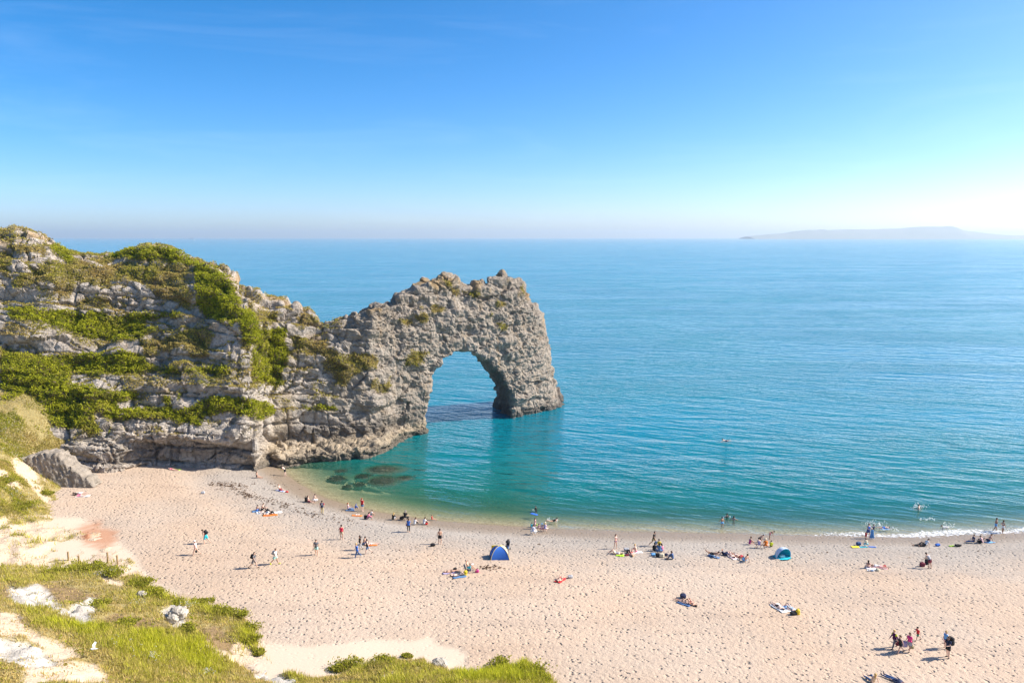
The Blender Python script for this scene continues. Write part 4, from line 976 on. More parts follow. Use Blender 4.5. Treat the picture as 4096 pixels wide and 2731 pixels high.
def garment(G, J, kind, caps, arg=None):
    """signed distance of a piece of clothing around the posed body"""
    u, s, O = J['u'], J['s'], J['O']; h_ = (G - O) @ u
    def uni(names, infl, t1=1.0, flare=0.0):
        d = None
        for nm, a, b, ra, rb in caps:
            if nm.rstrip('01') not in names: continue
            b2 = a + (b - a) * t1; rb2 = ra + (rb - ra) * t1
            v = seg_d(G, a, b2, ra + infl * s, rb2 + (infl + flare) * s)
            if t1 < 1: v = np.maximum(v, (G - b2) @ ((b - a) / np.linalg.norm(b - a)))
            d = v if d is None else smin(d, v, .03 * s)
        return d
    if kind in ('tee', 'tank', 'long', 'suit', 'bra', 'vest'):
        lo, hi = dict(tee=(-.11, .50), tank=(-.11, .455), long=(-.12, .50), suit=(-.10, .40), bra=(.285, .385), vest=(-.08, .44))[kind]
        d = uni(('torso',), .016 if kind not in ('suit', 'bra') else .008)
        d = np.maximum(d, np.maximum(lo * s - h_, h_ - hi * s))
        if kind == 'tee': d = np.minimum(d, uni(('uarm',), .014, .55, .012))
        if kind == 'long': d = np.minimum(d, np.minimum(uni(('uarm',), .014), uni(('farm',), .012, .95)))
        return d
    if kind == 'brief': return np.maximum(uni(('torso', 'thigh'), .008, 1.0), np.maximum(-.10 * s - h_, h_ - .05 * s))
    if kind == 'shorts': return np.minimum(np.maximum(uni(('torso',), .016), np.maximum(-.12 * s - h_, h_ - .10 * s)), uni(('thigh',), .018, arg or .62, .03))
    if kind == 'trousers':
        d = np.minimum(np.maximum(uni(('torso',), .015), np.maximum(-.12 * s - h_, h_ - .10 * s)), uni(('thigh',), .012))
        return smin(d, uni(('shin',), .012, arg or .92), .02 * s)
    if kind == 'skirt':
        kn = (J['kn0'] + J['kn1']) / 2; e = O + (kn - O) * (arg or .8)
        w = np.array([0, 1.0, 0]) * .06 * s
        d = np.minimum(seg_d(G, O + w, e + w * 1.6, .13 * s, .17 * s), seg_d(G, O - w, e - w * 1.6, .13 * s, .17 * s))
        return np.maximum(np.maximum(d, (G - e) @ ((e - O) / np.linalg.norm(e - O))), h_ - .10 * s)
    if kind == 'shoes': return uni(('foot',), .014)
    hc, uh, fh = J['hc'], J['uh'], J['fh']
    q = G - hc; qf, qu = q @ fh, q @ uh
    cap_ = seg_d(G, hc - uh * .03 * s, hc + uh * .035 * s - fh * .008 * s, .094 * s, .104 * s)
    if kind in ('short', 'bob', 'hlong', 'pony', 'bun'):
        d = np.maximum(cap_, qf * .95 - qu * .75 - .022 * s)
        d = np.maximum(d, -.085 * s - qu)
        bk = hc - fh * .055 * s
        dn = -J['u'] if abs(J['u'][2]) > .5 else -uh
        if kind == 'hlong': d = smin(d, seg_d(G, bk - uh * .02 * s, bk + dn * .32 * s - fh * .05 * s, .075 * s, .05 * s), .03 * s)
        if kind == 'bob': d = smin(d, seg_d(G, bk, bk + dn * .10 * s, .078 * s, .07 * s), .02 * s)
        if kind == 'pony': d = smin(d, seg_d(G, bk + uh * .03 * s - fh * .05 * s, bk + dn * .20 * s - fh * .10 * s, .036 * s, .02 * s), .015 * s)
        if kind == 'bun': d = smin(d, seg_d(G, bk + uh * .10 * s, bk + uh * .11 * s - fh * .02 * s, .045 * s, .045 * s), .015 * s)
        return d
    if kind in ('cap', 'sunhat'):
        d = np.maximum(cap_ - .012 * s, .012 * s - qu)
        rr = np.linalg.norm(q - np.multiply.outer(qu, uh), axis=-1)
        if kind == 'sunhat': return np.minimum(d, np.maximum(rr - .20 * s, np.abs(qu - .018 * s) - .016 * s))
        return np.minimum(d, np.maximum(np.linalg.norm(q - fh * .12 * s - np.multiply.outer(qu, uh), axis=-1) - .085 * s, np.abs(qu - .022 * s) - .014 * s))
    raise KeyError(kind)
GNAME = dict(tee='shirt', tank='vest_top', long='jacket', suit='swimsuit', bra='bikini_top', vest='vest_top', brief='swim_briefs', shorts='shorts', trousers='trousers', skirt='skirt', shoes='shoes', short='hair', bob='hair', hlong='hair', pony='hair', bun='hair', cap='cap', sunhat='sun_hat')
PEOPLE = {}
def beach_frame(p, tilt):
    if not tilt: return Vector((0, 0, 1))
    e = .5; g = lambda a, b: float(beach_z(np.array([a]), np.array([b]))[0])
    return Vector((-(g(p[0] + e, p[1]) - g(p[0] - e, p[1])) / (2 * e), -(g(p[0], p[1] + e) - g(p[0], p[1] - e)) / (2 * e), 1)).normalized()
def person(px, py, pose, yaw, label, wear='', skin='skin1', hair='short:dbrown', Ht=1.74, fem=False, sink=None, key=None, lift=0.0, group=None):
    """wear: 'kind:colour[:arg] ...'; the photograph pixel is where the feet (standing) or the seat (otherwise) meet the ground"""
    J = skeleton(pose, Ht, fem); caps = J['caps']; s = J['s']
    hres = .033 * max(s, .62)
    pts = np.array([c[1] for c in caps] + [c[2] for c in caps]); rad = .15 * s
    lo, hi = pts.min(0) - rad, pts.max(0) + rad
    if 'sunhat' in wear or 'hlong' in hair: lo -= .08 * s; hi += .08 * s
    ax = [np.arange(lo[i], hi[i] + hres, hres) for i in range(3)]
    G = np.stack(np.meshgrid(*ax, indexing='ij'), -1).astype(np.float32)
    d = None
    for nm, a, b, ra, rb in caps:
        v = seg_d(G, a, b, ra, rb); d = v if d is None else smin(d, v, (.045 if nm in ('torso',) else .022 if nm[:4] in ('thig', 'neck', 'uarm') else .012) * s)
    V, Q = surface_nets(d, lo, hres)
    zmin = V[:, 2].min(); stand = pose in ('stand', 'walk', 'stroll', 'climb', 'hold', 'shade', 'hip', 'bend', 'stoop', 'wade', 'crouch')
    ref = J['feet'] if stand else J['O'].copy()
    org = np.array([ref[0], ref[1] if not stand else 0.0, zmin])
    fv_, fq_ = finger_geo(J)
    Q = np.concatenate([Q, fq_ + len(V)]); V = np.concatenate([V, fv_])
    if sink is not None:
        g = on_z(px, py, 0.0); g[2] = -sink
    else:
        g = ground_at(px, py); g[2] += lift - .02
    root = bpy.data.objects.new('person', None); COL.objects.link(root); root.empty_display_size = .3
    up = beach_frame(g, not stand and sink is None and lift == 0)
    rot = Vector((0, 0, 1)).rotation_difference(up).to_matrix().to_4x4()
    from mathutils import Matrix
    root.matrix_world = Matrix.Translation(Vector(g)) @ rot @ Matrix.Rotation(R_(yaw), 4, 'Z')
    tag(root, label, 'person', group)
    bodyo = link('body', mesh_np('body', V - org, Q, M_skin(skin), True), root)
    pieces = [w.split(':') for w in wear.split()] + ([hair.split(':')] if hair else [])
    for w in pieces:
        gd = garment(G, J, w[0], caps, float(w[2]) if len(w) > 2 else None)
        if w[0] in ('shoes',):
            pass
        gv, gq = surface_nets(gd, lo, hres)
        if not len(gv): continue
        if w[0] == 'shoes':
            for sg in (1, -1):
                m = (gv[gq].mean(1)[:, 1] * sg) > 0
                if not m.any(): continue
                uu, ii = np.unique(gq[m], return_inverse=True)
                link('shoe', mesh_np('shoe', gv[uu] - org, ii.reshape(-1, 4), M(w[1]), True), root)
            continue
        link(GNAME[w[0]], mesh_np(GNAME[w[0]], gv - org, gq, M(w[1]), True), root)
    hc, uh, fh = J['hc'], J['uh'], J['fh']
    for sg in (1, -1):
        o = link('eye', EYE_ME, bodyo); o.location = hc + fh * .088 * s + np.array([0, sg * .033 * s, 0]) + uh * .002 * s - org; o.scale = (s, s, s)
    o = link('mouth', LIP_ME, bodyo); o.location = hc + fh * .088 * s - uh * .062 * s - org; o.scale = (s, s, s)
    if key: PEOPLE[key] = (root, J, org)
    return root

def W(key, local):
    """a point given in a person's own frame -> world"""
    root, J, org = PEOPLE[key]
    return root.matrix_world @ Vector(np.asarray(local) - org)
# ------------------------------------------------------------------ who is on the beach (photograph pixel, pose, direction faced: 0 right, 90 away, 180 left, 270 towards the camera)
P_ = person
P_(690, 1879, 'lie', 350, 'sunbather in pink lying on the lime towel below the cliff', 'suit:pink', 'skin1', 'short:dbrown', 1.66, True)
P_(1027, 1911, 'sit', 10, 'dark haired person sitting alone on the shingle near the rock ledge', 'suit:black', 'skin2', 'hlong:dbrown', 1.66, True)
P_(1140, 1903, 'stoop', 180, 'shirtless person in dark shorts stooping at the water by the ledge', 'shorts:black', 'skin4', 'short:dbrown', 1.76)
P_(1120, 1962, 'side', 345, 'person in red shorts reclining on a blue and white towel near the water', 'shorts:red', 'skin1', 'short:dbrown', 1.74)
P_(1026, 2043, 'situp', 60, 'small bare backed person sitting on the blue towel', 'shorts:blue', 'skin2', 'short:dbrown', 1.40)
P_(1047, 2041, 'situp', 15, 'shirtless person with raised dark trousered knee sitting above the sunbathers', 'trousers:black', 'skin1', 'short:brown', 1.78)
P_(1060, 2050, 'lieknees', 25, 'pale sunbather lying on the striped towel with knees raised', 'trousers:black', 'skin4', 'short:blond', 1.76)
P_(1078, 2058, 'lieknees', 25, 'sunbather in black trousers lying on the orange towel', 'trousers:black:.8 bra:black', 'skin4', 'bob:dbrown', 1.66, True)
P_(1232, 2009, 'sit', 15, 'bare shouldered person in dark shorts sitting beside the black rucksack', 'shorts:maroon', 'skin1', 'hlong:dbrown', 1.66, True)
P_(1255, 2009, 'cross', 70, 'person in white trousers with dark hair bun sitting near the water', 'trousers:white bra:cream', 'skin1', 'bun:dbrown', 1.64, True)
P_(1289, 2055, 'stroll', 95, 'person in navy shirt with red sleeves and white emblem walking to the water', 'tee:navy trousers:khaki shoes:black', 'skin2', 'short:dbrown', 1.76, key='emblem')
P_(1392, 2038, 'sit', 15, 'ginger haired person in pale pink top sitting on the blue cloth', 'tee:palepink trousers:denim', 'skin4', 'pony:ginger', 1.62, True)
P_(1420, 2033, 'situp', 20, 'child in hooded blue top sitting at the edge of the water', 'long:blue trousers:navy bob:blue', 'skin4', '', 1.15)
P_(1451, 2043, 'shade', 60, 'person in red shirt and denim shorts raising one arm by the water', 'tee:red shorts:denim', 'skin4', 'short:ginger', 1.80)
P_(1470, 2076, 'situp', 10, 'person in pink top and grey leggings sitting beside a black rucksack', 'long:pink trousers:grey', 'skin2', 'hlong:dbrown', 1.66, True)
P_(1483, 2061, 'situp', 20, 'small person in white shirt sitting behind the person in pink', 'tee:white shorts:grey', 'skin2', 'short:black', 1.35)
P_(1367, 2156, 'stand', 95, 'person in bright red vest and beige shorts standing with back turned', 'tank:crimson shorts:beige', 'skin2', 'short:dbrown', 1.76)
P_(1266, 2219, 'stroll', 275, 'person in grey shirt and mint shorts walking towards the camera', 'tee:grey shorts:mint', 'skin2', 'short:dbrown', 1.78, key='sandals')
P_(1431, 2230, 'walk', 205, 'person in bright blue shirt and jeans walking in front of two others', 'tee:blue trousers:jeans shoes:white', 'skin4', 'short:blond', 1.72)
P_(1473, 2215, 'walk', 190, 'person in black vest and denim shorts striding left', 'tank:black shorts:denim shoes:black', 'skin4', 'short:dbrown', 1.78)
P_(1442, 2199, 'stroll', 200, 'dark haired person in black shirt and pale trousers behind the blue shirt', 'tee:black trousers:lgrey shoes:black', 'skin2', 'hlong:dbrown', 1.72, True)
P_(1454, 2178, 'situp', 20, 'person in blue trousers sitting on the sand behind the three walkers', 'trousers:jeans', 'skin2', 'short:black', 1.74)
P_(1484, 2178, 'lie', 15, 'sunbather stretched out on the small orange towel behind the walkers', 'brief:white', 'skin4', 'short:brown', 1.66, True)
P_(1572, 2079, 'situp', 80, 'blond person in black top sitting with back turned near the water', 'long:black trousers:lgrey', 'skin1', 'hlong:blond', 1.64, True)
P_(1619, 2081, 'cross', 80, 'broad person in black shirt with grey curly hair sitting', 'tee:black trousers:black', 'skin1', 'bob:hgrey', 1.80)
P_(1635, 2126, 'stand', 75, 'person in blue top and black leggings with long dark hair standing', 'tee:blue trousers:black:.7', 'skin2', 'hlong:dbrown', 1.68, True, key='bluetop')
P_(1658, 2098, 'situp', 60, 'brown haired person in white top and dark trousers sitting', 'tank:white trousers:black', 'skin4', 'hlong:brown', 1.64, True)
P_(1696, 2097, 'situp', 50, 'dark haired person in white shirt sitting beside a red bag', 'tee:white trousers:black', 'skin1', 'bob:dbrown', 1.66, True)
P_(1706, 2091, 'sit', 60, 'tiny child sitting in front of the white shirt and red bag', 'tee:black shorts:grey', 'skin2', 'short:dbrown', .90)
P_(1728, 2079, 'sit', 5, 'child in red top sitting with legs stretched to the right', 'tee:red', 'skin2', 'short:dbrown', 1.15)
P_(1760, 2174, 'stand', 92, 'shirtless tanned person in black shorts standing with back turned', 'shorts:black', 'skin2', 'short:dbrown', 1.80)
P_(2139, 2113, 'stroll', 10, 'dark haired child in pale pink dress standing at the water edge', 'tank:palepink skirt:palepink', 'skin2', 'bob:dbrown', 1.40, True, key='pinkchild')
P_(2125, 2108, 'situp', 60, 'small child in turquoise top sitting left of the pink dress', 'tee:turq shorts:navy', 'skin2', 'short:black', 1.05)
P_(2132, 2138, 'cross', 75, 'person in blue and white flowered shirt sitting cross legged', 'long:flower trousers:white', 'skin2', 'short:dbrown', 1.74)
P_(2153, 2112, 'situp', 50, 'small child in mauve top sitting close to the water', 'tee:mauve shorts:mauve', 'skin2', 'short:dbrown', 1.05)
P_(2167, 2124, 'cross', 85, 'person with bright blue hat and pink back sitting', 'tank:palepink shorts:pink sunhat:sky', 'skin1', '', 1.35)
P_(2180, 2125, 'cross', 85, 'person in lilac top wearing a straw sun hat', 'tank:lilac skirt:palepink sunhat:cream', 'skin4', 'hlong:blond', 1.62, True)
P_(2240, 2319, 'lieknees', 65, 'sunbather in black bikini on the red towel with knees raised', 'bra:black brief:black', 'skin1', 'bob:brown', 1.66, True)
P_(1803, 2288, 'lie', 20, 'tanned sunbather in black bikini on the pale lilac blue towel', 'bra:black brief:black', 'skin2', 'bob:dbrown', 1.66, True)
P_(1832, 2302, 'liearm', 22, 'pale sunbather in grey shorts lying in front of the tanned one', 'shorts:grey', 'skin4', 'short:brown', 1.78)
P_(1873, 2288, 'chair', 355, 'shirtless grey haired person reading in the folding chair', 'shorts:turq', 'skin2', 'short:hgrey', 1.76, lift=.26, key='reader')
P_(2463, 2193, 'hip', 320, 'person in dark purple bikini standing on the shingle', 'bra:purple brief:purple', 'skin1', 'pony:brown', 1.68, True)
P_(2462, 2214, 'lieknees', 160, 'sunbather with bent knees lying on the green towel', 'tank:lgrey shorts:cream', 'skin1', 'short:dbrown', 1.72)
P_(2545, 2208, 'situp', 160, 'blond person with bare back sitting on the white towel', 'brief:hotpink', 'skin1', 'bun:blond', 1.66, True)
P_(2527, 2216, 'lieknees', 90, 'sunbather lying head towards the camera with both knees up', 'brief:red bra:red', 'skin1', 'bob:blond', 1.66, True)
P_(2613, 2181, 'walk', 330, 'person in black shirt and khaki shorts carrying a blue bag', 'tee:black shorts:khaki', 'skin2', 'short:black', 1.78, key='bagman')
P_(2619, 2205, 'situp', 85, 'person in black with long black hair sitting in the group', 'long:black trousers:black', 'skin2', 'hlong:black', 1.72, True)
P_(2637, 2196, 'cross', 250, 'person in yellow top and sunglasses facing the sitting group', 'tee:yellow trousers:jeans', 'skin2', 'bob:dbrown', 1.64, True, key='glasses')
P_(2637, 2214, 'cross', 80, 'person in pale denim jacket sitting behind a white bag', 'long:denim trousers:jeans', 'skin2', 'hlong:dbrown', 1.64, True)
P_(2650, 2206, 'situp', 120, 'long haired person in pink sitting at the right of the group', 'tank:pink shorts:palepink', 'skin1', 'hlong:dbrown', 1.64, True)
P_(2691, 2235, 'situp', 165, 'person in dark denim jacket sitting apart on the right of the group', 'long:jeans trousers:grey', 'skin2', 'bob:dbrown', 1.66, True)
P_(2999, 2177, 'situp', 20, 'person in purple striped swimsuit sitting left of the family group', 'suit:mag', 'skin2', 'bun:brown', 1.66, True)
P_(3036, 2167, 'crouch', 0, 'child in dark trunks crouching over the sand', 'shorts:black', 'skin2', 'short:dbrown', 1.35)
P_(3037, 2191, 'cross', 85, 'person in lilac swimsuit sitting with back turned', 'suit:lilac', 'skin1', 'bun:dbrown', 1.64, True)
P_(3064, 2193, 'cross', 80, 'person wrapped in orange wearing a cream sun hat', 'long:orange skirt:orange sunhat:cream', 'skin2', '', 1.62, True)
P_(3084, 2187, 'situp', 60, 'child in neon yellow top sitting beside the cream hat', 'long:neon shorts:black', 'skin2', 'short:black', 1.35)
P_(3079, 2154, 'bend', 0, 'child bending over at the edge of the dry shingle', 'brief:pink', 'skin3', 'short:dbrown', 1.30)
P_(2853, 2224, 'prop', 320, 'tanned person in black shorts propped on elbows on the blue towel', 'shorts:black', 'skin3', 'short:dbrown', 1.76)
P_(2893, 2218, 'situp', 160, 'child wearing an orange hat among the bags', 'tee:navy shorts:black cap:orange', 'skin2', '', 1.10)
P_(2921, 2222, 'lieknees', 110, 'pale sunbather lying with head towards the camera', 'brief:navy', 'skin4', 'short:dbrown', 1.74)
P_(2944, 2222, 'lie', 120, 'tanned sunbather lying with feet away beside a flowered towel', 'brief:white bra:white', 'skin2', 'bob:brown', 1.64, True)
P_(2981, 2245, 'sitback', 120, 'shirtless person with tanned back sitting leaning on one arm', 'shorts:sky', 'skin2', 'short:dbrown', 1.78)
P_(2732, 2408, 'lie', 140, 'sunbather in black bikini on the dark blue towel, feet pointing left', 'bra:black brief:black', 'skin1', 'bob:ginger', 1.66, True)
P_(2764, 2414, 'lieknees', 120, 'sunbather with raised knees beside the blue cool bag', 'brief:maroon bra:maroon', 'skin2', 'bob:dbrown', 1.66, True)
P_(3112, 2428, 'lie', 110, 'sunbather in black trunks lying on the large white towel', 'shorts:black:.4', 'skin4', 'short:brown', 1.76)
P_(3160, 2436, 'lieknees', 115, 'sunbather in pale blue lying next to the black bag', 'tank:lgrey shorts:lgrey', 'skin4', 'bob:brown', 1.64, True)
P_(3472, 2150, 'hold', 285, 'person in blue vest and sunglasses holding up a blue towel', 'tank:blue shorts:jeans', 'skin2', 'short:dbrown', 1.80, key='towelman')
P_(3463, 2155, 'stand', 30, 'toddler in red standing beside the blue towel', 'tee:red shorts:red', 'skin2', 'short:dbrown', .95)
P_(3466, 2185, 'cross', 85, 'child in pale yellow shirt sitting on the blue towels', 'tee:cream shorts:turq', 'skin1', 'short:brown', 1.30)
P_(3474, 2270, 'sitback', 60, 'person with long dark hair and bikini sitting with back turned', 'bra:maroon brief:purple', 'skin1', 'hlong:dbrown', 1.66, True)
P_(3517, 2268, 'lie', 330, 'sunbather in white lying beside the dark haired one', 'tee:white shorts:palepink', 'skin1', 'short:brown', 1.66, True)
P_(3717, 2272, 'stoop', 120, 'person in grey top and maroon shorts bending over bags', 'tank:lgrey shorts:maroon', 'skin2', 'short:black', 1.76)
P_(3683, 2182, 'lie', 180, 'person in black clothes lying flat, left of the pair', 'long:black trousers:black', 'skin2', 'short:dbrown', 1.72)
P_(3703, 2183, 'side', 180, 'person in black and white reclining against the other in black', 'tee:white trousers:black', 'skin2', 'short:dbrown', 1.70)
P_(3894, 2170, 'sit', 165, 'person in navy shirt sitting near the foam, legs to the left', 'tee:navy trousers:jeans', 'skin1', 'short:brown', 1.74)
P_(3929, 2172, 'situp', 150, 'person in pale pink top sitting behind a black bag', 'tee:palepink trousers:black', 'skin1', 'bun:brown', 1.66, True)
P_(3956, 2167, 'sitback', 170, 'shirtless person in navy shorts sitting at the right of three', 'shorts:navy', 'skin2', 'short:black', 1.78)
P_(3577, 2590, 'walk', 195, 'blond person loaded with colourful bags walking left', 'tee:neon long:purple trousers:grey shoes:black', 'skin1', 'short:blond', 1.66, True, key='loaded')
P_(3601, 2611, 'walk', 185, 'person with pony tail in black playsuit walking left', 'tank:black shorts:black:.4 shoes:black', 'skin1', 'pony:brown', 1.62, True)
P_(3636, 2603, 'stroll', 205, 'person in hot pink shirt and patterned skirt carrying bags', 'tee:hotpink skirt:lgrey shoes:black', 'skin1', 'hlong:brown', 1.64, True, key='pinkskirt')
P_(3671, 2561, 'walk', 185, 'child in red shirt, green shorts and black cap', 'tee:red shorts:green shoes:black cap:black', 'skin1', 'short:blond', 1.28)
P_(3789, 2629, 'hold', 200, 'bearded person in dark clothes carrying a large black rucksack', 'tee:navy shorts:black shoes:black', 'skin1', 'bob:brown', 1.80, key='bigpack')
P_(3778, 2592, 'stand', 190, 'blond child in blue top half hidden behind the rucksack', 'tee:sky shorts:palepink', 'skin4', 'hlong:blond', 1.55, True)
P_(3491, 2729, 'sitback', 100, 'blond person in beige top and jeans sitting at the bottom edge', 'tank:beige trousers:jeans', 'skin1', 'hlong:blond', 1.68, True)
P_(3580, 2722, 'lie', 125, 'person in jeans lying at the bottom edge with head towards the camera', 'long:navy trousers:jeans shoes:navy', 'skin2', 'short:black', 1.76)
P_(318, 1976, 'prone', 190, 'brown haired sunbather in white shorts lying by the left bank', 'shorts:white', 'skin4', 'short:brown', 1.78)
P_(322, 1985, 'prone', 188, 'sunbather in pink lying beside the white shorts by the left bank', 'suit:pink', 'skin4', 'bob:dbrown', 1.66, True)
P_(786, 2218, 'walk', 180, 'person in white cap and pink top walking left with sandals', 'tee:palepink brief:palepink cap:white', 'skin1', 'short:brown', 1.66, True, key='whitecap')
P_(828, 2173, 'climb', 180, 'person in turquoise shorts and black rucksack trudging left', 'shorts:turq:.85', 'skin1', 'short:dbrown', 1.78, key='turq')
P_(1015, 2271, 'walk', 355, 'person in dark polo shirt and shorts with black rucksack walking right', 'tee:grey shorts:grey:.8 shoes:black', 'skin1', 'short:dbrown', 1.78, key='polo')
P_(1100, 2255, 'walk', 355, 'person in white shirt, mint shorts and neon shoes walking right', 'tee:white shorts:mint shoes:neon', 'skin2', 'short:dbrown', 1.76, key='whitetee')
# in the water
P_(2146, 2047, 'wade', 200, 'dark haired child in black wetsuit standing waist deep beside a blue board', 'long:black shorts:black', 'skin2', 'short:dbrown', 1.40, sink=.55)
P_(2212, 2088, 'swim', 10, 'swimmer on the belly splashing in the shallows', 'suit:black', 'skin2', 'short:dbrown', 1.60, sink=.16)
P_(2889, 2103, 'wade', 100, 'child in blue trunks wading knee deep', 'shorts:sky:.4', 'skin3', 'short:black', 1.45, sink=.32)
P_(2908, 2068, 'float', 120, 'swimmer with head and shoulders out, left of a pair', 'tee:black', 'skin3', 'short:black', 1.70, sink=1.18)
P_(2935, 2078, 'float', 60, 'swimmer with long hair, right of a pair', 'suit:mauve', 'skin3', 'bob:dbrown', 1.66, True, sink=1.15)
P_(2902, 1766, 'swim', 180, 'lone swimmer far out in the blue water', 'shorts:navy', 'skin1', 'short:dbrown', 1.74, sink=.22)
P_(3494, 2112, 'float', 300, 'swimmer splashing beside the foam, left of the prone one', 'tee:navy', 'skin1', 'short:dbrown', 1.50, sink=.98)
P_(3537, 2114, 'prone', 0, 'child in blue shorts lying on a bodyboard in the foam', 'shorts:blue', 'skin1', 'short:dbrown', 1.45, sink=-.02)
P_(3674, 2036, 'float', 330, 'dark haired swimmer in a ring of white splash', 'shorts:navy', 'skin1', 'short:black', 1.74, sink=1.02)
P_(3981, 2123, 'stroll', 340, 'shirtless person in blue shorts wading at the foam line', 'shorts:sky:.5', 'skin3', 'short:dbrown', 1.80, sink=.10)
P_(4011, 2130, 'hip', 10, 'person in white shorts and bikini top wading at the foam line', 'shorts:white:.4 bra:white', 'skin3', 'bun:brown', 1.68, True, sink=.10)
# ------------------------------------------------------------------ small builders
def tube(P, r, n=6, closed=False):
    """verts, quads of a tube along the points P (radius r or one radius per point)"""
    P = np.asarray(P, float); m = len(P); r = np.broadcast_to(r, (m,))
    V = []; Q = []
    for i in range(m):
        a, b = P[(i - 1) % m if closed else max(i - 1, 0)], P[(i + 1) % m if closed else min(i + 1, m - 1)]
        d = (b - a) / (np.linalg.norm(b - a) + 1e-9); x_ = np.cross(d, [0.3, .2, 1.0]); x_ /= np.linalg.norm(x_) + 1e-9; y_ = np.cross(d, x_)
        for j in range(n):
            an = 2 * math.pi * j / n; V.append(P[i] + (x_ * math.cos(an) + y_ * math.sin(an)) * r[i])
    for i in range(m if closed else m - 1):
        k = (i + 1) % m
        for j in range(n): Q.append((i * n + j, i * n + (j + 1) % n, k * n + (j + 1) % n, k * n + j))
    if not closed:
        c0, c1 = len(V), len(V) + 1; V += [P[0], P[-1]]
        for j in range(n): Q.append((c0, (j + 1) % n, j, j)); Q.append((c1, (m - 1) * n + j, (m - 1) * n + (j + 1) % n, (m - 1) * n + (j + 1) % n))
    return np.array(V), np.array(Q)
def tris(V, Q):
    Q = np.asarray(Q); T = np.concatenate([Q[:, [0, 1, 2]], Q[Q[:, 2] != Q[:, 3]][:, [0, 2, 3]]]); return V, T
def tube_obj(name, P, r, mat, parent, n=6, closed=False):
    V, T = tris(*tube(P, r, n, closed)); return link(name, mesh_np(name, V, T, mat, True), parent)
def rbox(size, rnd, h, noise_=0.0, seed=0, wob=4.0):
    """rounded box standing on z = 0"""
    h = min(h, min(size) / 2.3); sx, sy, sz = size; m = 3 * h + noise_
    ax = [np.arange(-sx / 2 - m, sx / 2 + m + h, h), np.arange(-sy / 2 - m, sy / 2 + m + h, h), np.arange(-m, sz + m + h, h)]
    G = np.stack(np.meshgrid(*ax, indexing='ij'), -1)
    q = np.abs(G - np.array([0, 0, sz / 2])) - np.array([sx / 2, sy / 2, sz / 2]) + rnd
    d = np.linalg.norm(np.maximum(q, 0), axis=-1) + np.minimum(q.max(-1), 0) - rnd
    if noise_: d = d + noise_ * fbm(G[..., 0] * wob + seed, G[..., 1] * wob, G[..., 2] * wob, 2, seed + 3)
    V, Q = surface_nets(d, (ax[0][0], ax[1][0], ax[2][0]), h)
    V[:, 2] -= V[:, 2].min()
    return V, Q
def empty(name, label, cat, loc, yaw=0, group=None):
    o = bpy.data.objects.new(name, None); COL.objects.link(o); o.empty_display_size = .3
    o.location = loc; o.rotation_euler = (0, 0, R_(yaw)); return tag(o, label, cat, group)
def gp(px, py, dz=0.0): g = ground_at(px, py); g[2] += dz; return g
def bag(px, py, size, col, label, yaw=0, name='bag', cat='bag', lift=0.0, seed=1, handle=True, loc=None):
    o = empty(name, label, cat, gp(px, py, -.02 + lift) if loc is None else loc, yaw)
    V, Q = rbox(size, min(size) * .36, max(.03, max(size) / 13), min(size) * .16, seed)
    link('body', mesh_np('body', V, Q, M(col), True), o)
    if handle:
        z = size[2] * .93; a = np.linspace(0, math.pi, 8)
        for sg in (-1, 1): tube_obj('handle', np.stack([np.cos(a) * size[0] * .26, 0 * a + sg * size[1] * .16, z + np.sin(a) * size[2] * .32], 1), .012, M(col), o)
    return o
def towel(px, py, ln, wd, yaw, c1, label, c2=None, name='towel', wr=.05, sc=0, crumple=0.0):
    ln, wd = ln * .84, wd * .72; g = ground_at(px, py); nx, ny = 15, 9
    U, W_ = np.meshgrid(np.linspace(-.5, .5, nx), np.linspace(-.5, .5, ny), indexing='ij')
    c, s = math.cos(R_(yaw)), math.sin(R_(yaw))
    lx = U * ln + .03 * np.sin(W_ * 9 + px) + crumple * vnoise(U * 5 + px, W_ * 5, 0 * U, 5); ly = W_ * wd + .03 * np.sin(U * 11 + py) + crumple * vnoise(U * 5, W_ * 5 + py, 0 * U, 6)
    X, Y = lx * c - ly * s, lx * s + ly * c
    Z = beach_z((X + g[0]).ravel(), (Y + g[1]).ravel()).reshape(X.shape) - g[2] + .035 + wr * np.abs(vnoise(lx * 4 + px, ly * 4, 0 * lx, 3)) + crumple * .6 * np.abs(vnoise(lx * 6, ly * 6 + px, 0 * lx, 7))
    V = np.concatenate([np.stack([X, Y, Z], -1).reshape(-1, 3), np.stack([X, Y, Z - .03], -1).reshape(-1, 3)])
    _, _, q = grid_mesh(np.arange(nx), np.arange(ny)); n0 = nx * ny; idx = np.arange(n0).reshape(nx, ny)
    rim = np.concatenate([idx[:, 0], idx[-1, 1:], idx[-2::-1, -1], idx[0, -2:0:-1]]); r2 = np.roll(rim, -1)
    q = np.concatenate([q, q[:, ::-1] + n0, np.stack([rim, rim + n0, r2 + n0, r2], 1)])
    me = mesh_np(name, V, q, M(c1), True)
    o = link(name, me, None, g); tag(o, label, 'towel')
    if c2:
        me.materials.append(M(c2)); j = np.arange(len(q)); band = (j // (ny - 1)) % 4 < 2
        me.polygons.foreach_set('material_index', np.where(band, 0, 1).astype(np.int32))
    return o
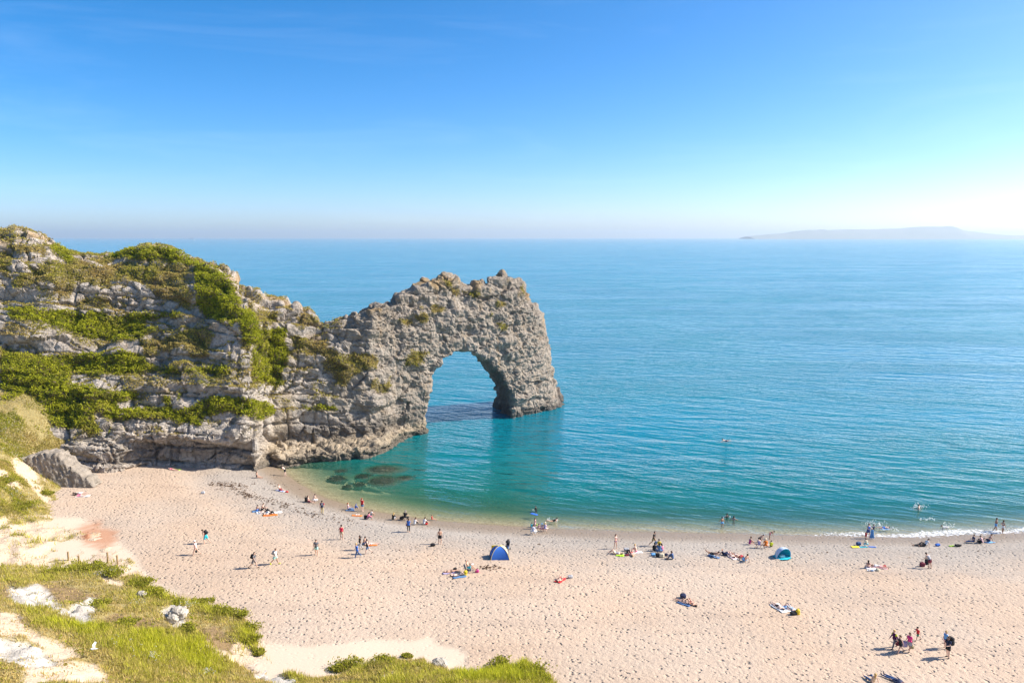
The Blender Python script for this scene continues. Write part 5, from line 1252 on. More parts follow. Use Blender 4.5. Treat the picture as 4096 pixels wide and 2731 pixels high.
def backpack(key, col, label, k=1.0, pcol=None):
    root, J, org = PEOPLE[key]; s = J['s']; u, n = J['u'], J['n']; y_ = np.array([0, 1.0, 0])
    o = bpy.data.objects.new('rucksack', None); COL.objects.link(o); o.empty_display_size = .2
    B = np.array([-n, y_, u]).T
    def tr(V): return V @ B.T
    base = J['O'] + u * (.10 - .12 * (k - 1)) * s - n * (.125 + .085 * k) * s - org
    o.matrix_world = root.matrix_world.copy(); tag(o, label, 'rucksack')
    V, Q = rbox((.19 * k * s, .30 * k * s, .44 * k * s), .07 * s, .04, .02, 7)
    link('body', mesh_np('body', tr(V) + base, Q[:, ::-1], M(col), True), o)
    V, Q = rbox((.08 * k * s, .22 * k * s, .20 * k * s), .03 * s, .035, .008, 9)
    link('pocket', mesh_np('pocket', tr(V + np.array([.12 * k * s, 0, .04 * s])) + base, Q[:, ::-1], M(pcol or col), True), o)
    for i, sg in ((0, 1), (1, -1)):
        w = y_ * sg * .11 * s
        pts = [base + w + u * .36 * k * s, J['O'] - org + w + u * .535 * s - n * .03 * s, J['O'] - org + w + u * .50 * s + n * .09 * s, J['O'] - org + w * 1.2 + u * .32 * s + n * .145 * s, J['O'] - org + w * 1.7 + u * .18 * s + n * .03 * s, base + w * 1.3 + u * .06 * s]
        tube_obj('strap', pts, .022 * s, M(col), o)
    return o
# ------------------------------------------------------------------ carried things and marks on clothes
backpack('polo', 'black', 'black rucksack on the back of the dark polo shirt')
backpack('whitetee', 'lgrey', 'grey patterned rucksack on the back of the white shirt', .95, 'grey')
backpack('turq', 'black', 'black rucksack carried above the turquoise shorts', 1.1)
backpack('bigpack', 'black', 'large square black rucksack with a pocket', 1.45, 'grey')
def hand_bag(key, i, size, col, label, drop=.06, seed=1, yaw=0, name='bag'):
    root, J, org = PEOPLE[key]; p = W(key, J['hand%d' % i][0])
    return bag(0, 0, size, col, label, yaw, name, 'bag', 0, seed, True, (p[0], p[1], p[2] - size[2] * 1.2 - drop))
hand_bag('bagman', 1, (.30, .16, .36), 'denim', 'blue bag hanging from the hand of the black shirt')
hand_bag('bluetop', 0, (.26, .14, .28), 'purple', 'purple shoulder bag beside the blue top', -.25)
hand_bag('loaded', 0, (.36, .2, .4), 'maroon', 'dark red beach bag of the loaded blond walker', -.1)
hand_bag('pinkskirt', 1, (.42, .22, .42), 'lilac', 'bulging pale blue and lilac bag carried by the hot pink shirt', -.05)
hand_bag('pinkskirt', 0, (.24, .16, .26), 'khaki', 'small olive bag carried by the hot pink shirt')
hand_bag('whitecap', 0, (.20, .12, .24), 'black', 'small dark bag held by the white cap walker')
hand_bag('pinkchild', 1, (.16, .14, .16), 'lime', 'green bucket held by the child in the pink dress', .0, 1, 0, 'bucket')
def sandal(loc, yaw, col, label):
    o = empty('sandal', label, 'sandal', loc, yaw)
    V, Q = rbox((.26, .09, .03), .014, .02); link('sole', mesh_np('sole', V, Q, M(col), True), o)
    a = np.linspace(0, math.pi, 7); tube_obj('strap', np.stack([.04 + 0 * a, np.cos(a) * .045, .025 + np.sin(a) * .05], 1), .009, M(col), o)
for i, lb in ((0, 'left'), (1, 'right')):
    p = W('sandals', PEOPLE['sandals'][1]['hand%d' % i][0]); sandal((p[0], p[1], p[2] - .12), 40, 'black', 'black sandal held in the %s hand of the grey shirt' % ('left' if i == 0 else 'right'))
root, J, org = PEOPLE['emblem']; shirt_ = next(c for c in root.children if c.name.startswith('shirt'))
a = np.linspace(.3, 2 * math.pi + 1.2, 16); rr = np.where(a > 2 * math.pi, .065, .06)
c_ = J['O'] + J['u'] * .33 * J['s'] - J['n'] * .133 * J['s'] - org
tube_obj('emblem', [c_ + np.array([0, -1., 0]) * math.cos(t_) * .06 + J['u'] * math.sin(t_) * .07 for t_ in np.linspace(-.4, 5.2, 14)] + [c_ + np.array([0, -.03, 0]) - J['u'] * .12], .017, M('white'), shirt_)
for i in (0, 1):
    aa = [c for c in J['caps'] if c[0] == 'uarm%d' % i][0]
    tube_obj('sleeve', [aa[1] - org, aa[1] + (aa[2] - aa[1]) * .6 - org], .072 * J['s'], M('red'), shirt_, 10)
for k_ in ('glasses', 'towelman', 'bigpack'):
    root, J, org = PEOPLE[k_]; s = J['s']; hc = J['hc'] - org + J['fh'] * .098 * s + J['uh'] * .004 * s
    tube_obj('sunglasses', [hc + np.array([0, .085, 0]) * s - J['fh'] * .07 * s, hc + np.array([0, .06, 0]) * s, hc + np.array([0, 0, 0.0]), hc - np.array([0, .06, 0]) * s, hc - np.array([0, .085, 0]) * s - J['fh'] * .07 * s], [.006, .02, .01, .02, .006], M('black'), root)
root, J, org = PEOPLE['bigpack']; s = J['s']
tube_obj('beard', [J['hc'] - org + J['fh'] * .05 * s - J['uh'] * .085 * s + np.array([0, y0, 0]) * s + J['fh'] * (.035 - abs(y0) * .7) * s for y0 in (-.06, -.03, 0, .03, .06)], .03 * s, M('brown'), root)
p = W('towelman', (PEOPLE['towelman'][1]['hand0'][0] + PEOPLE['towelman'][1]['hand1'][0]) / 2)
U, W_ = np.meshgrid(np.linspace(-.5, .5, 12), np.linspace(0, 1, 12), indexing='ij')
V = np.stack([p[0] + .06 + U * (.30 + .32 * W_), p[1] - .10 + .10 * np.sin(U * 14) * (.3 + W_) , p[2] + .02 - W_ * 1.02], -1).reshape(-1, 3)
_, _, q = grid_mesh(np.arange(12), np.arange(12))
me = mesh_np('held_towel', np.concatenate([V, V + np.array([0, .02, 0])]), np.concatenate([q, q[:, ::-1] + 144]), M('sky'), True)
tag(link('held_towel', me), 'bright blue towel held up by the person in sunglasses', 'towel')
# ------------------------------------------------------------------ towels and mats
for a in [
    (700, 1876, 2.0, .9, 350, 'lime', 'lime green towel below the cliff'), (1122, 1963, 1.6, .9, 345, 'white', 'blue and white towel under the red shorts', 'blue'), (1024, 2046, 1.1, .7, 20, 'denim', 'plain blue towel at the left of the sunbathing group'),
    (1052, 2050, 1.9, 1.0, 25, 'white', 'blue striped towel under the pale sunbather', 'denim'), (1080, 2060, 2.0, .95, 25, 'orange', 'orange towel in front of the sunbathing group'), (1104, 2050, 1.7, .8, 25, 'white', 'plain white towel at the right of the sunbathing group'),
    (1400, 2041, 1.3, .7, 10, 'denim', 'blue cloth under the ginger haired person'), (1428, 2061, 1.5, .9, 5, 'orange', 'empty orange towel by the wrack line', None), (1486, 2180, 1.4, .7, 15, 'orange', 'small orange towel behind the three walkers'),
    (1795, 2292, 1.5, .7, 20, 'lilac', 'pale lilac blue towel under the tanned sunbather'), (1838, 2308, 1.6, .6, 22, 'denim', 'narrow blue mat at the front of the sunbathers'), (2240, 2320, 1.7, 1.0, 60, 'red', 'red towel under the black bikini'),
    (2480, 2221, 1.0, .7, 160, 'lime', 'green towel under the bent knees'), (2548, 2209, 1.4, .8, 10, 'white', 'white towel under the blond person with bare back'), (2855, 2226, 1.5, .7, 320, 'denim', 'blue towel under the person propped on elbows'),
    (2925, 2226, 1.9, .9, 110, 'white', 'white towel between the two sunbathers lying side by side', 'palepink'), (2736, 2414, 1.5, .9, 140, 'jeans', 'dark blue towel under the black bikini with feet pointing left'), (3120, 2432, 2.1, 1.3, 110, 'white', 'large white towel of the pair beside the yellow bag'),
    (3165, 2436, 1.8, .9, 115, 'sky', 'pale blue towel next to the black bag'), (3452, 2186, 1.2, .7, 5, 'turq', 'turquoise towel under the yellow shirted child'), (3489, 2186, .9, .6, 340, 'blue', 'blue towel at the right of the yellow shirted child'),
    (3490, 2275, 1.5, .9, 340, 'white', 'white towel beside the long dark hair'), (3520, 2270, 1.7, .8, 330, 'palepink', 'pale pink towel under the sunbather in white'), (3958, 2168, 1.2, .7, 10, 'sky', 'pale blue towel under the navy shorts'), (330, 1984, 1.9, 1.1, 10, 'white', 'white towel of the pair by the left bank')]:
    towel(*a)
towel(3806, 2183, .7, .5, 10, 'lime', 'crumpled neon green cloth lying near the foam', None, 'cloth', .05, 0, .12)
towel(3484, 2283, .8, .4, 350, 'white', 'crumpled blue striped cloth in front of the bikini', 'denim', 'cloth', .05, 0, .10)
towel(1430, 2059, .5, .4, 30, 'white', 'white clothes lying on the empty orange towel', None, 'clothes', .08, 0, .12)
# ------------------------------------------------------------------ bags and other things lying about
for a in [
    (1224, 2005, (.34, .26, .62), 'black', 'black rucksack standing beside the bare shouldered person', 20), (812, 1974, (.5, .34, .34), 'lgrey', 'grey and white bag lying alone near the seaweed', 10), (1147, 1968, (.4, .25, .16), 'red', 'red bag beside the reclining person', 0),
    (1462, 2074, (.38, .3, .46), 'black', 'black rucksack leaning behind the person in pink', 20), (1606, 2076, (.5, .3, .32), 'black', 'black bag beside the grey curly hair', 10), (1705, 2097, (.34, .22, .2), 'red', 'red bag beside the white shirt', 0),
    (1731, 2183, (.55, .34, .30), 'black', 'black bag on the sand beside the shirtless tanned person', 15), (1862, 2299, (.36, .30, .46), 'yellow', 'bright yellow bag by the folding chair', 10), (1908, 2288, (.42, .3, .30), 'mag', 'dark pink bag beyond the folding chair', 0),
    (1820, 2277, (.4, .22, .18), 'black', 'dark shoes and bag above the tanned sunbather', 5), (2281, 2311, (.55, .36, .28), 'lgrey', 'black and white bag beside the red towel', 10), (2506, 2202, (.55, .4, .3), 'lgrey', 'pale grey bag left of the blond person', 0),
    (2515, 2209, (.5, .36, .3), 'black', 'black bag in front of the pale grey bag', 10), (2507, 2221, (.45, .26, .16), 'maroon', 'low dark bag near the bent knees', 10), (2613, 2221, (.5, .3, .26), 'sky', 'pale blue plastic bag in front of the group', 10), (2630, 2226, (.42, .3, .40), 'black', 'black rucksack in front of the group', 0),
    (2646, 2227, (.52, .34, .40), 'cream', 'white rucksack lying in front of the denim jacket', 350), (2665, 2222, (.34, .22, .28), 'navy', 'small dark bag left of the dark denim jacket', 0), (2905, 2220, (.55, .36, .32), 'navy', 'dark blue bag beside the orange hat', 0), (2966, 2230, (.5, .3, .26), 'crimson', 'red checked bag left of the tanned back', 5),
    (2975, 2233, (.36, .26, .2), 'jeans', 'small blue bag in front of the tanned back', 0), (2732, 2390, (.55, .4, .42), 'navy', 'dark blue cool bag above the sunbathers', 5), (3175, 2457, (.6, .36, .28), 'black', 'black bag between the sunbathers and the yellow bag', 10), (3191, 2456, (.36, .3, .48), 'yellow', 'bright yellow bag at the end of the large white towel', 10),
    (3434, 2179, (.55, .36, .36), 'jeans', 'dark blue cool bag left of the yellow shirted child', 0), (3750, 2182, (.5, .34, .24), 'blue', 'blue bag right of the pair in black', 10), (3511, 2282, (.34, .32, .26), 'cream', 'round cream bag in front of the sunbather in white', 0), (3538, 2265, (.3, .2, .14), 'red', 'small red bag right of the sunbather in white', 0),
    (3688, 2264, (.5, .34, .42), 'maroon', 'maroon bag left of the bending person', 0), (3706, 2256, (.36, .3, .6), 'black', 'black rucksack beside the bending person', 0), (3832, 2184, (.7, .3, .22), 'black', 'long black bag beside the neon green cloth', 0), (3919, 2170, (.36, .26, .36), 'black', 'black bag left of the pale pink top', 0), (302, 1979, (.5, .36, .26), 'black', 'black bag at the heads of the pair by the left bank', 0)]:
    bag(*a, seed=int(a[0]) % 17)
def board(px, py, col, label, yaw, sink=None, ln=1.05):
    g = gp(px, py, .02) if sink is None else np.array([*on_z(px, py)[:2], sink])
    o = empty('bodyboard', label, 'bodyboard', g, yaw)
    V, Q = rbox((ln, .5, .06), .028, .035); V[:, 1] *= 1 - .35 * sstep(.25, .55, V[:, 0] / ln) ; link('deck', mesh_np('deck', V, Q, M(col), True), o)
    tube_obj('leash', [(-ln / 2 + .08, 0, .06), (-ln / 2 - .1, .08, .05), (-ln / 2 - .15, .25, .04)], .012, M('black'), o)
board(2137, 2056, 'blue', 'blue bodyboard floating beside the child in the wetsuit', 320, -.01); board(3421, 2188, 'yellow', 'yellow bodyboard lying left of the cool bag', 5, None, .9); board(3540, 2115, 'sky', 'pale bodyboard under the child in the foam', 0, -.03)
# ------------------------------------------------------------------ dome tent, pop-up shelter, push chair, folding chair
g = gp(1998, 2229); o = empty('dome_tent', 'blue dome tent with yellow poles on the beach', 'tent', g, 6)
cor = np.array([(-.98, -.75, 0), (.98, -.75, 0), (.98, .85, 0), (-.98, .85, 0)]); tt = np.linspace(0, 1, 13)
def pole(c): return np.stack([c[0] * np.cos(tt * math.pi / 2) ** 1.15 if False else c[0] * (1 - tt ** 1.55), c[1] * (1 - tt ** 1.55), 1.28 * np.sin(tt * math.pi / 2)], 1)
arcs = [pole(c) for c in cor]
for k_, cc in enumerate(('blue', 'lgrey', 'blue', 'blue')):
    A, B = arcs[k_], arcs[(k_ + 1) % 4]; w = np.linspace(0, 1, 9)
    mid_ = A[None] * (1 - w[:, None, None]) + B[None] * w[:, None, None]
    mid_ = mid_ * (1 - .05 * np.sin(w * math.pi)[:, None, None] * np.array([1, 1, 0]))
    _, _, q = grid_mesh(w, tt); link('panel', mesh_np('panel', mid_.reshape(-1, 3), q, M(cc), True), o)
    tube_obj('pole', A + np.array([0, 0, .012]), .022, M('yellow'), o)
    tube_obj('ground_seam', [A[0] + [0, 0, .03], B[0] + [0, 0, .03]], .035, M('navy'), o)
V, Q = rbox((.7, .04, .5), .02, .04); link('vent_flap', mesh_np('vent_flap', V @ np.diag([1, 1, 1]) + np.array([-.45, .62, .62]), Q, M('yellow'), True), o)
g = gp(3134, 2231); o = empty('beach_shelter', 'pop-up beach shelter, bright blue inside with silver top', 'beach shelter', g, 18)
def shell(a0, a1, r0, name, mat):
    th = np.linspace(0, math.pi, 19); aa = np.linspace(R_(a0), R_(a1), 9); T, A = np.meshgrid(th, aa, indexing='ij')
    rr_ = 1.16 * np.sin(T) * r0; V = np.stack([-.88 * np.cos(T) * r0, rr_ * np.cos(A) * .85, rr_ * np.sin(A)], -1).reshape(-1, 3); _, _, q = grid_mesh(th, aa)
    link(name, mesh_np(name, V, q, mat, True), o)
M_SIL = mat_plain('silver_fabric', (.62, .70, .80), .45)
shell(0, 42, 1.0, 'back_panel', M('turq')); shell(42, 104, 1.0, 'canopy', M_SIL); shell(2, 102, .985, 'lining', M('turq'))
th = np.linspace(0, math.pi, 19); tube_obj('hoop', np.stack([-.88 * np.cos(th), 1.16 * np.sin(th) * math.cos(R_(104)) * .85, 1.16 * np.sin(th) * math.sin(R_(104))], 1), .02, M('sky'), o)
U, W_ = np.meshgrid(np.linspace(-1, 1, 11), np.linspace(0, 1, 7), indexing='ij')
V = np.stack([U * (.86 - .2 * W_), -.05 - W_ * .62 * np.sqrt(1 - .6 * U * U), .03 + .10 * W_ ** 3 + .02 * np.sin(U * 9)], -1).reshape(-1, 3); _, _, q = grid_mesh(np.arange(11), np.arange(7)); link('floor_flap', mesh_np('floor_flap', V, q, M('turq'), True), o)
V, Q = rbox((1.6, .9, .05), .02, .06); link('floor', mesh_np('floor', V + np.array([0, .42, .0]), Q, M('turq'), True), o)
V, Q = rbox((.55, .35, .22), .08, .05, .03, 4); o2 = empty('bag', 'pale bundle of clothes inside the blue beach shelter', 'bag', g + np.array([-.1, .15, .06]), 0); link('body', mesh_np('body', V, Q, M('white'), True), o2); tube_obj('handle', [(-.1, 0, .2), (0, .02, .3), (.1, 0, .2)], .012, M('white'), o2)
g = gp(2030, 2199); o = empty('push_chair', 'black push chair standing behind the dome tent', 'push chair', g, 250)
V, Q = rbox((.34, .40, .10), .04, .04); link('seat', mesh_np('seat', V + np.array([.05, 0, .42]), Q, M('navy'), True), o)
V, Q = rbox((.10, .40, .52), .04, .04); R2 = np.array([[math.cos(.3), 0, -math.sin(.3)], [0, 1, 0], [math.sin(.3), 0, math.cos(.3)]]); link('backrest', mesh_np('backrest', V @ R2.T + np.array([-.12, 0, .44]), Q, M('black'), True), o)
th = np.linspace(0, math.pi, 11); aa = np.linspace(.2, 1.9, 6); T, A = np.meshgrid(th, aa, indexing='ij'); V = np.stack([-.16 + .34 * np.sin(T) * np.cos(A), -.23 * np.cos(T), .82 + .30 * np.sin(T) * np.sin(A)], -1).reshape(-1, 3); _, _, q = grid_mesh(th, aa); link('hood', mesh_np('hood', V, q, M('black'), True), o)
for sg in (-1, 1):
    tube_obj('frame', [(.38, sg * .22, .12), (.1, sg * .23, .45), (-.28, sg * .23, 1.0), (-.42, sg * .2, 1.06)], .014, M('lgrey'), o); tube_obj('frame', [(-.3, sg * .22, .12), (.0, sg * .23, .5)], .014, M('lgrey'), o)
    for xx in (.38, -.3):
        wo = tube_obj('wheel', [(xx, sg * .22 - .025, .11), (xx, sg * .22 + .025, .11)], .11, M('black'), o, 12); tube_obj('hub', [(xx, sg * .22 - .032, .11), (xx, sg * .22 + .032, .11)], .04, M('lgrey'), wo, 8)
tube_obj('handle', [(-.42, -.2, 1.06), (-.44, 0, 1.07), (-.42, .2, 1.06)], .018, M('black'), o)
V, Q = rbox((.3, .34, .14), .04, .04); link('basket', mesh_np('basket', V + np.array([0, 0, .18]), Q, M('denim'), True), o)
root, J, org = PEOPLE['reader']; g = np.array(root.location) - np.array([0, 0, .26]); o = empty('folding_chair', 'low folding beach chair under the reading person', 'chair', g, 355)
V, Q = rbox((.46, .50, .05), .02, .04); link('seat', mesh_np('seat', V + np.array([.06, 0, .24]), Q, M('navy'), True), o)
V, Q = rbox((.05, .50, .66), .02, .04); c_, s_ = math.cos(-.36), math.sin(-.36); link('backrest', mesh_np('backrest', V @ np.array([[c_, 0, s_], [0, 1, 0], [-s_, 0, c_]]).T + np.array([-.22, 0, .26]), Q, M('grey'), True), o)
for sg in (-1, 1):
    tube_obj('leg', [(.26, sg * .26, 0), (-.2, sg * .26, .3)], .014, M('lgrey'), o); tube_obj('leg', [(-.26, sg * .26, 0), (.22, sg * .26, .3)], .014, M('lgrey'), o); tube_obj('armrest', [(-.3, sg * .28, .48), (.18, sg * .28, .46), (.22, sg * .27, .28)], .018, M('grey'), o)
o = empty('book', 'open white book held by the reading person', 'book', W('reader', J['hand0'][0] * .5 + J['hand1'][0] * .5), 355)
for sg in (-1, 1):
    V, Q = rbox((.20, .14, .02), .006, .02); link('page', mesh_np('page', V + np.array([.04, sg * .075, .03]), Q, M('white'), True), o)
# ------------------------------------------------------------------ dog in the shallows
def fused(caps, h, k=.03):
    pts = np.array([c[0] for c in caps] + [c[1] for c in caps]); m = max(max(c[2], c[3]) for c in caps) + 2 * h
    lo, hi = pts.min(0) - m, pts.max(0) + m; ax = [np.arange(lo[i], hi[i] + h, h) for i in range(3)]
    G = np.stack(np.meshgrid(*ax, indexing='ij'), -1).astype(np.float32); d = None
    for a, b, ra, rb in caps:
        v = seg_d(G, np.array(a, float), np.array(b, float), ra, rb); d = v if d is None else smin(d, v, k)
    return surface_nets(d, lo, h)
p0 = on_z(3780, 2117); o = empty('dog', 'white dog with dark collar walking left through the shallow water', 'dog', (p0[0], p0[1], -.14), 176)
legs = []
for sg in (-1, 1):
    legs += [((.24, sg * .08, .40), (.25, sg * .09, .22), .065, .038), ((.25, sg * .09, .22), (.24 + .06 * sg, sg * .09, .02), .034, .024), ((.24 + .06 * sg, sg * .09, .02), (.30 + .06 * sg, sg * .09, .015), .024, .02),
             ((-.24, sg * .08, .40), (-.19, sg * .10, .26), .085, .05), ((-.19, sg * .10, .26), (-.31 - .05 * sg, sg * .10, .15), .042, .028), ((-.31 - .05 * sg, sg * .10, .15), (-.28 - .05 * sg, sg * .10, .02), .026, .022), ((-.28 - .05 * sg, sg * .10, .02), (-.22 - .05 * sg, sg * .10, .015), .024, .02)]
dog = [((.20, 0, .40), (-.05, 0, .43), .14, .115), ((-.05, 0, .43), (-.26, 0, .44), .115, .10), ((.25, 0, .44), (.40, 0, .60), .085, .065), ((.42, 0, .63), (.46, 0, .62), .075, .065), ((.46, 0, .61), (.58, 0, .58), .045, .032), ((.40, .06, .68), (.37, .09, .60), .03, .022), ((.40, -.06, .68), (.37, -.09, .60), .03, .022), ((-.32, 0, .47), (-.48, 0, .56), .03, .016)] + legs
V, Q = fused(dog, .022); t = NT('dog_coat'); gg = t.n('TexCoord').outputs['Object']; sx_ = t.n('SeparateXYZ'); t.l(gg, sx_.inputs[0])
t.bsdf(t.mix(t.ramp(t.math('ADD', sx_.outputs[0], t.math('MULTIPLY', t.noise(gg, 6.0), .1)), [(0.43, 0.0), (0.45, 1.0)]), (.72, .68, .62), (.20, .12, .07)), .9, t.bump(t.noise(gg, 60.0), .4, .01))
link('body', mesh_np('body', V, Q, t.m, True), o)
a = np.linspace(0, 2 * math.pi, 11)[:-1]; tube_obj('collar', np.stack([.335 + .05 * np.sin(a), .082 * np.cos(a), .53 - .055 * np.sin(a)], 1), .013, M('black'), o, 6, True)
# ------------------------------------------------------------------ rocks, posts, shrubs, weed, foam, birds, boats
def blob(size, h, seed, amp=.25, fr=1.6, ridg=0.0):
    sx, sy, sz = size; ax = [np.arange(-v * .5 - 3 * h - amp, v * .5 + 3 * h + amp, h) for v in size]
    G = np.stack(np.meshgrid(*ax, indexing='ij'), -1); q = G / (np.array(size) / 2)
    d = (np.sqrt((np.abs(q) ** 2.6).sum(-1)) - 1) * min(size) * .5
    x_, y_, z_ = G[..., 0], G[..., 1], G[..., 2]
    d = d + amp * fbm(x_ * fr / max(size) * 2 + seed, y_ * fr / max(size) * 2, z_ * fr / max(size) * 2, 3, seed)
    return surface_nets(d, (ax[0][0], ax[1][0], ax[2][0]), h)
def rock_mat(name, c1, c2, sc=2.0):
    t = NT(name); pos = t.n('TexCoord').outputs['Object']; n1 = t.noise(pos, sc, 5, .65); n2 = t.noise(pos, sc * 5, 4, .7)
    t.bsdf(t.mix(t.ramp(n1, [(.3, 0.), (.7, 1.)]), c1, c2), .92, t.bump(t.math('ADD', n1, t.math('MULTIPLY', n2, .35)), 1.0, .25), .15); return t.m
M_CHALK = rock_mat('chalk_rock', (.36, .315, .25), (.60, .545, .46)); M_SLAB = rock_mat('slab_rock', (.19, .16, .125), (.36, .31, .25), 1.2); M_KELP = rock_mat('weedy_rock', (.006, .006, .004), (.020, .016, .007), 3.0)
# leaning slab at the left end of the beach: an outline cut out of thick rock
SL = [(225, 1952), (402, 1938), (372, 1908), (318, 1880), (268, 1842), (225, 1812), (185, 1808), (140, 1815), (90, 1830), (60, 1900), (120, 2000)]
y0 = 95.0; sp = np.array([(at_y(a, b, y0)[0], at_y(a, b, y0)[2]) for a, b in SL])
h = .16; ax = [np.arange(sp[:, 0].min() - 1, sp[:, 0].max() + 1, h), np.arange(y0 - 3.5, y0 + 8, h), np.arange(.5, sp[:, 1].max() + 1, h)]
X, Y, Z = np.meshgrid(*ax, indexing='ij')
d2 = poly_sdf(sp, X[:, 0, :], Z[:, 0, :])[:, None, :]
lean_ = (Z - 3) * .30
d = smax(d2 + 0 * Y, np.maximum(y0 - 1.2 + lean_ - Y, Y - (y0 + 1.3 + lean_)), .2) + .34 * np.abs(vnoise(X * 1.9 + Z * .9, Y * .4, Z * .5 - X * .3, 61)) + .12 * np.abs(vnoise(X * 4.2 + Z * 2.2, Y * .8, Z * 1.1 - X * .6, 63)) + .14 * np.abs(vnoise(X * 3, Y * 2, Z * 3 - X * 2, 62)) - .12
V, Q = surface_nets(d, (ax[0][0], ax[1][0], ax[2][0]), h); c0 = np.array([sp[:, 0].mean(), y0, 2.5])
tag(link('rock_slab', mesh_np('rock_slab', V - c0, Q, M_SLAB), None, c0), 'dark slab of bare rock leaning at the left end of the beach', 'rock')
# weed covered rocks under the green water
for i, (px, py, w, dpt, lb) in enumerate(KELP):
    p = on_z(px, py, -.55); w_ = w * p[1] / F
    w_ *= .8; V, Q = blob((w_, w_ * .5 * dpt + .5, .9), .13, 20 + i, .55, 4.0); bzv = float(beach_z(p[:1], p[1:2])[0])
    tag(link('submerged_rock', mesh_np('submerged_rock', V, Q, M_KELP, True), None, (p[0], p[1], -.62)), lb, 'rock', 'submerged rocks in the bay')
# stones on the bank
for px, py, w, mt, lb in [(566, 2385, 42, M_CHALK, 'pale stone among the shrubs on the bank'), (715, 2462, 74, M_CHALK, 'large white chalk boulder at the edge of the bank'), (1760, 2665, 70, M_CHALK, 'sandy boulder in the grass at the bottom edge'), (1365, 2510, 12, M_CHALK, 'lone pale stone on the sand'), (690, 2480, 46, M_CHALK, 'rough chalk lump below the large boulder')]:
    p = hill_at(px, py); w_ = w * p[1] / F; V, Q = blob((w_, w_ * .8, w_ * .75), max(w_ / 14, .04), int(px), w_ * .18, 3.0)
    tag(link('boulder', mesh_np('boulder', V, Q, mt), None, p + np.array([0, 0, w_ * .12])), lb, 'boulder')
M_WOOD = rock_mat('weathered_wood', (.34, .22, .10), (.52, .37, .19), 6.0)
for px, py, hh_, lb in [(274, 2242, .85, 'wooden post farthest left by the path'), (316, 2256, .85, 'wooden post second from the left by the path'), (431, 2244, .9, 'wooden post third from the left by the path'), (470, 2256, .9, 'wooden post farthest right by the path')]:
    p = hill_at(px, py); o = empty('post', lb, 'post', p)
    V, Q = rbox((.15, .15, hh_ + .3), .02, .045); link('shaft', mesh_np('shaft', V - np.array([0, 0, .3]), Q, M_WOOD), o)
    V, Q = rbox((.165, .165, .05), .018, .03); link('cap', mesh_np('cap', V + np.array([0, 0, hh_ - .01]), Q, M_WOOD), o)
# leafy shrubs along the edge of the bank
SHR = [(z5([(800, 470)])[0], 34, 'round green shrub beside the wooden posts'), (z5([(985, 530)])[0], 30, 'low green shrub with white flowers at the beach edge'), (z5([(1190, 620)])[0], 34, 'bright green shrub on the sandy path'), (z5([(1310, 690)])[0], 34, 'dark green shrub right of the sandy path'),
       (z5([(860, 790)])[0], 24, 'dark green shrub above the white chalk'), (z5([(1560, 790)])[0], 24, 'green shrub right behind the chalk boulder'), (z5([(1700, 790)])[0], 26, 'leafy shrub on the bank edge, right of the chalk boulder'), (z5([(1880, 850)])[0], 32, 'tall leafy shrub with upright stems on the bank edge'),
       (z5([(2020, 900)])[0], 28, 'leafy shrub where the bank bends down'), (z5([(2110, 990)])[0], 30, 'large leafy shrub at the right tip of the bank'), (z5([(2140, 1090)])[0], 26, 'leafy shrub low on the right tip of the bank'), (z5([(2210, 1200)])[0], 20, 'lowest small shrub at the right tip of the bank'),
       (z5([(520, 510)])[0], 26, 'grassy grey green shrub left of the posts'), (z5([(840, 1000)])[0], 22, 'small dark shrub in the sunny grass'), (z5([(1100, 965)])[0], 24, 'small green shrub below the brown turf edge'), (z5([(1580, 1010)])[0], 28, 'dense dark shrub in the middle of the bank'),
       (z6([(830, 480)])[0], 44, 'mounded green shrub at the bottom edge'), (z6([(1090, 420)])[0], 30, 'low green shrub beside the pale sand at the bottom'), (z6([(1230, 385)])[0], 13, 'tiny single shrub beside the pale sand'), (z6([(1820, 470)])[0], 44, 'tall grassy shrub at the bottom edge'), (z6([(2060, 500)])[0], 46, 'big green shrub at the right end of the bottom edge'),
       ((440, 1500), 0, ''), ((90, 2030), 30, 'brown green shrub on the left bank'), ((195, 1975), 20, 'green shrub at the toe of the left bank'), ((30, 1930), 30, 'dark green shrub at the left edge of the photograph')]
for i, ((px, py), r_, lb) in enumerate(SHR):
    if not r_: continue
    p = hill_at(px, py); R0 = r_ * np.hypot(p[0], p[1]) / F; n_ = int(420 + 1500 * R0)
    o = empty('shrub', lb, 'shrub', p, group='shrubs on the bank')
    c = rand_dirs(n_) * (rng.random((n_, 1)) ** .45) * np.array([R0 * 1.7, R0 * 1.5, R0 * .85])
    lob = np.stack([rng.uniform(-1.1, 1.1, 5), rng.uniform(-.9, .9, 5), rng.uniform(-.25, .2, 5)], 1) * R0
    c = c * rng.uniform(.45, .75, 5)[np.arange(n_) % 5][:, None] + lob[np.arange(n_) % 5]
    c *= (1 + .45 * vnoise(c[:, 0] / R0 * 1.5 + i, c[:, 1] / R0 * 1.5, c[:, 2] / R0 * 1.5, 80 + i))[:, None]; c[:, 2] = np.abs(c[:, 2]) + .02
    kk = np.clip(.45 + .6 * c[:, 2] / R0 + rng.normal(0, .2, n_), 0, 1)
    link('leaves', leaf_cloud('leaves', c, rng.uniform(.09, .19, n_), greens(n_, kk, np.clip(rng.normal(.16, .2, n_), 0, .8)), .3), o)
    for j in range(4):
        a = rng.uniform(0, 6.28); link_ = tube_obj('stem', [(0, 0, -.1), (math.cos(a) * R0 * .3, math.sin(a) * R0 * .3, R0 * .5), (math.cos(a) * R0 * .6, math.sin(a) * R0 * .6, R0 * .9)], [.02, .014, .006], M('brown'), o, 5)
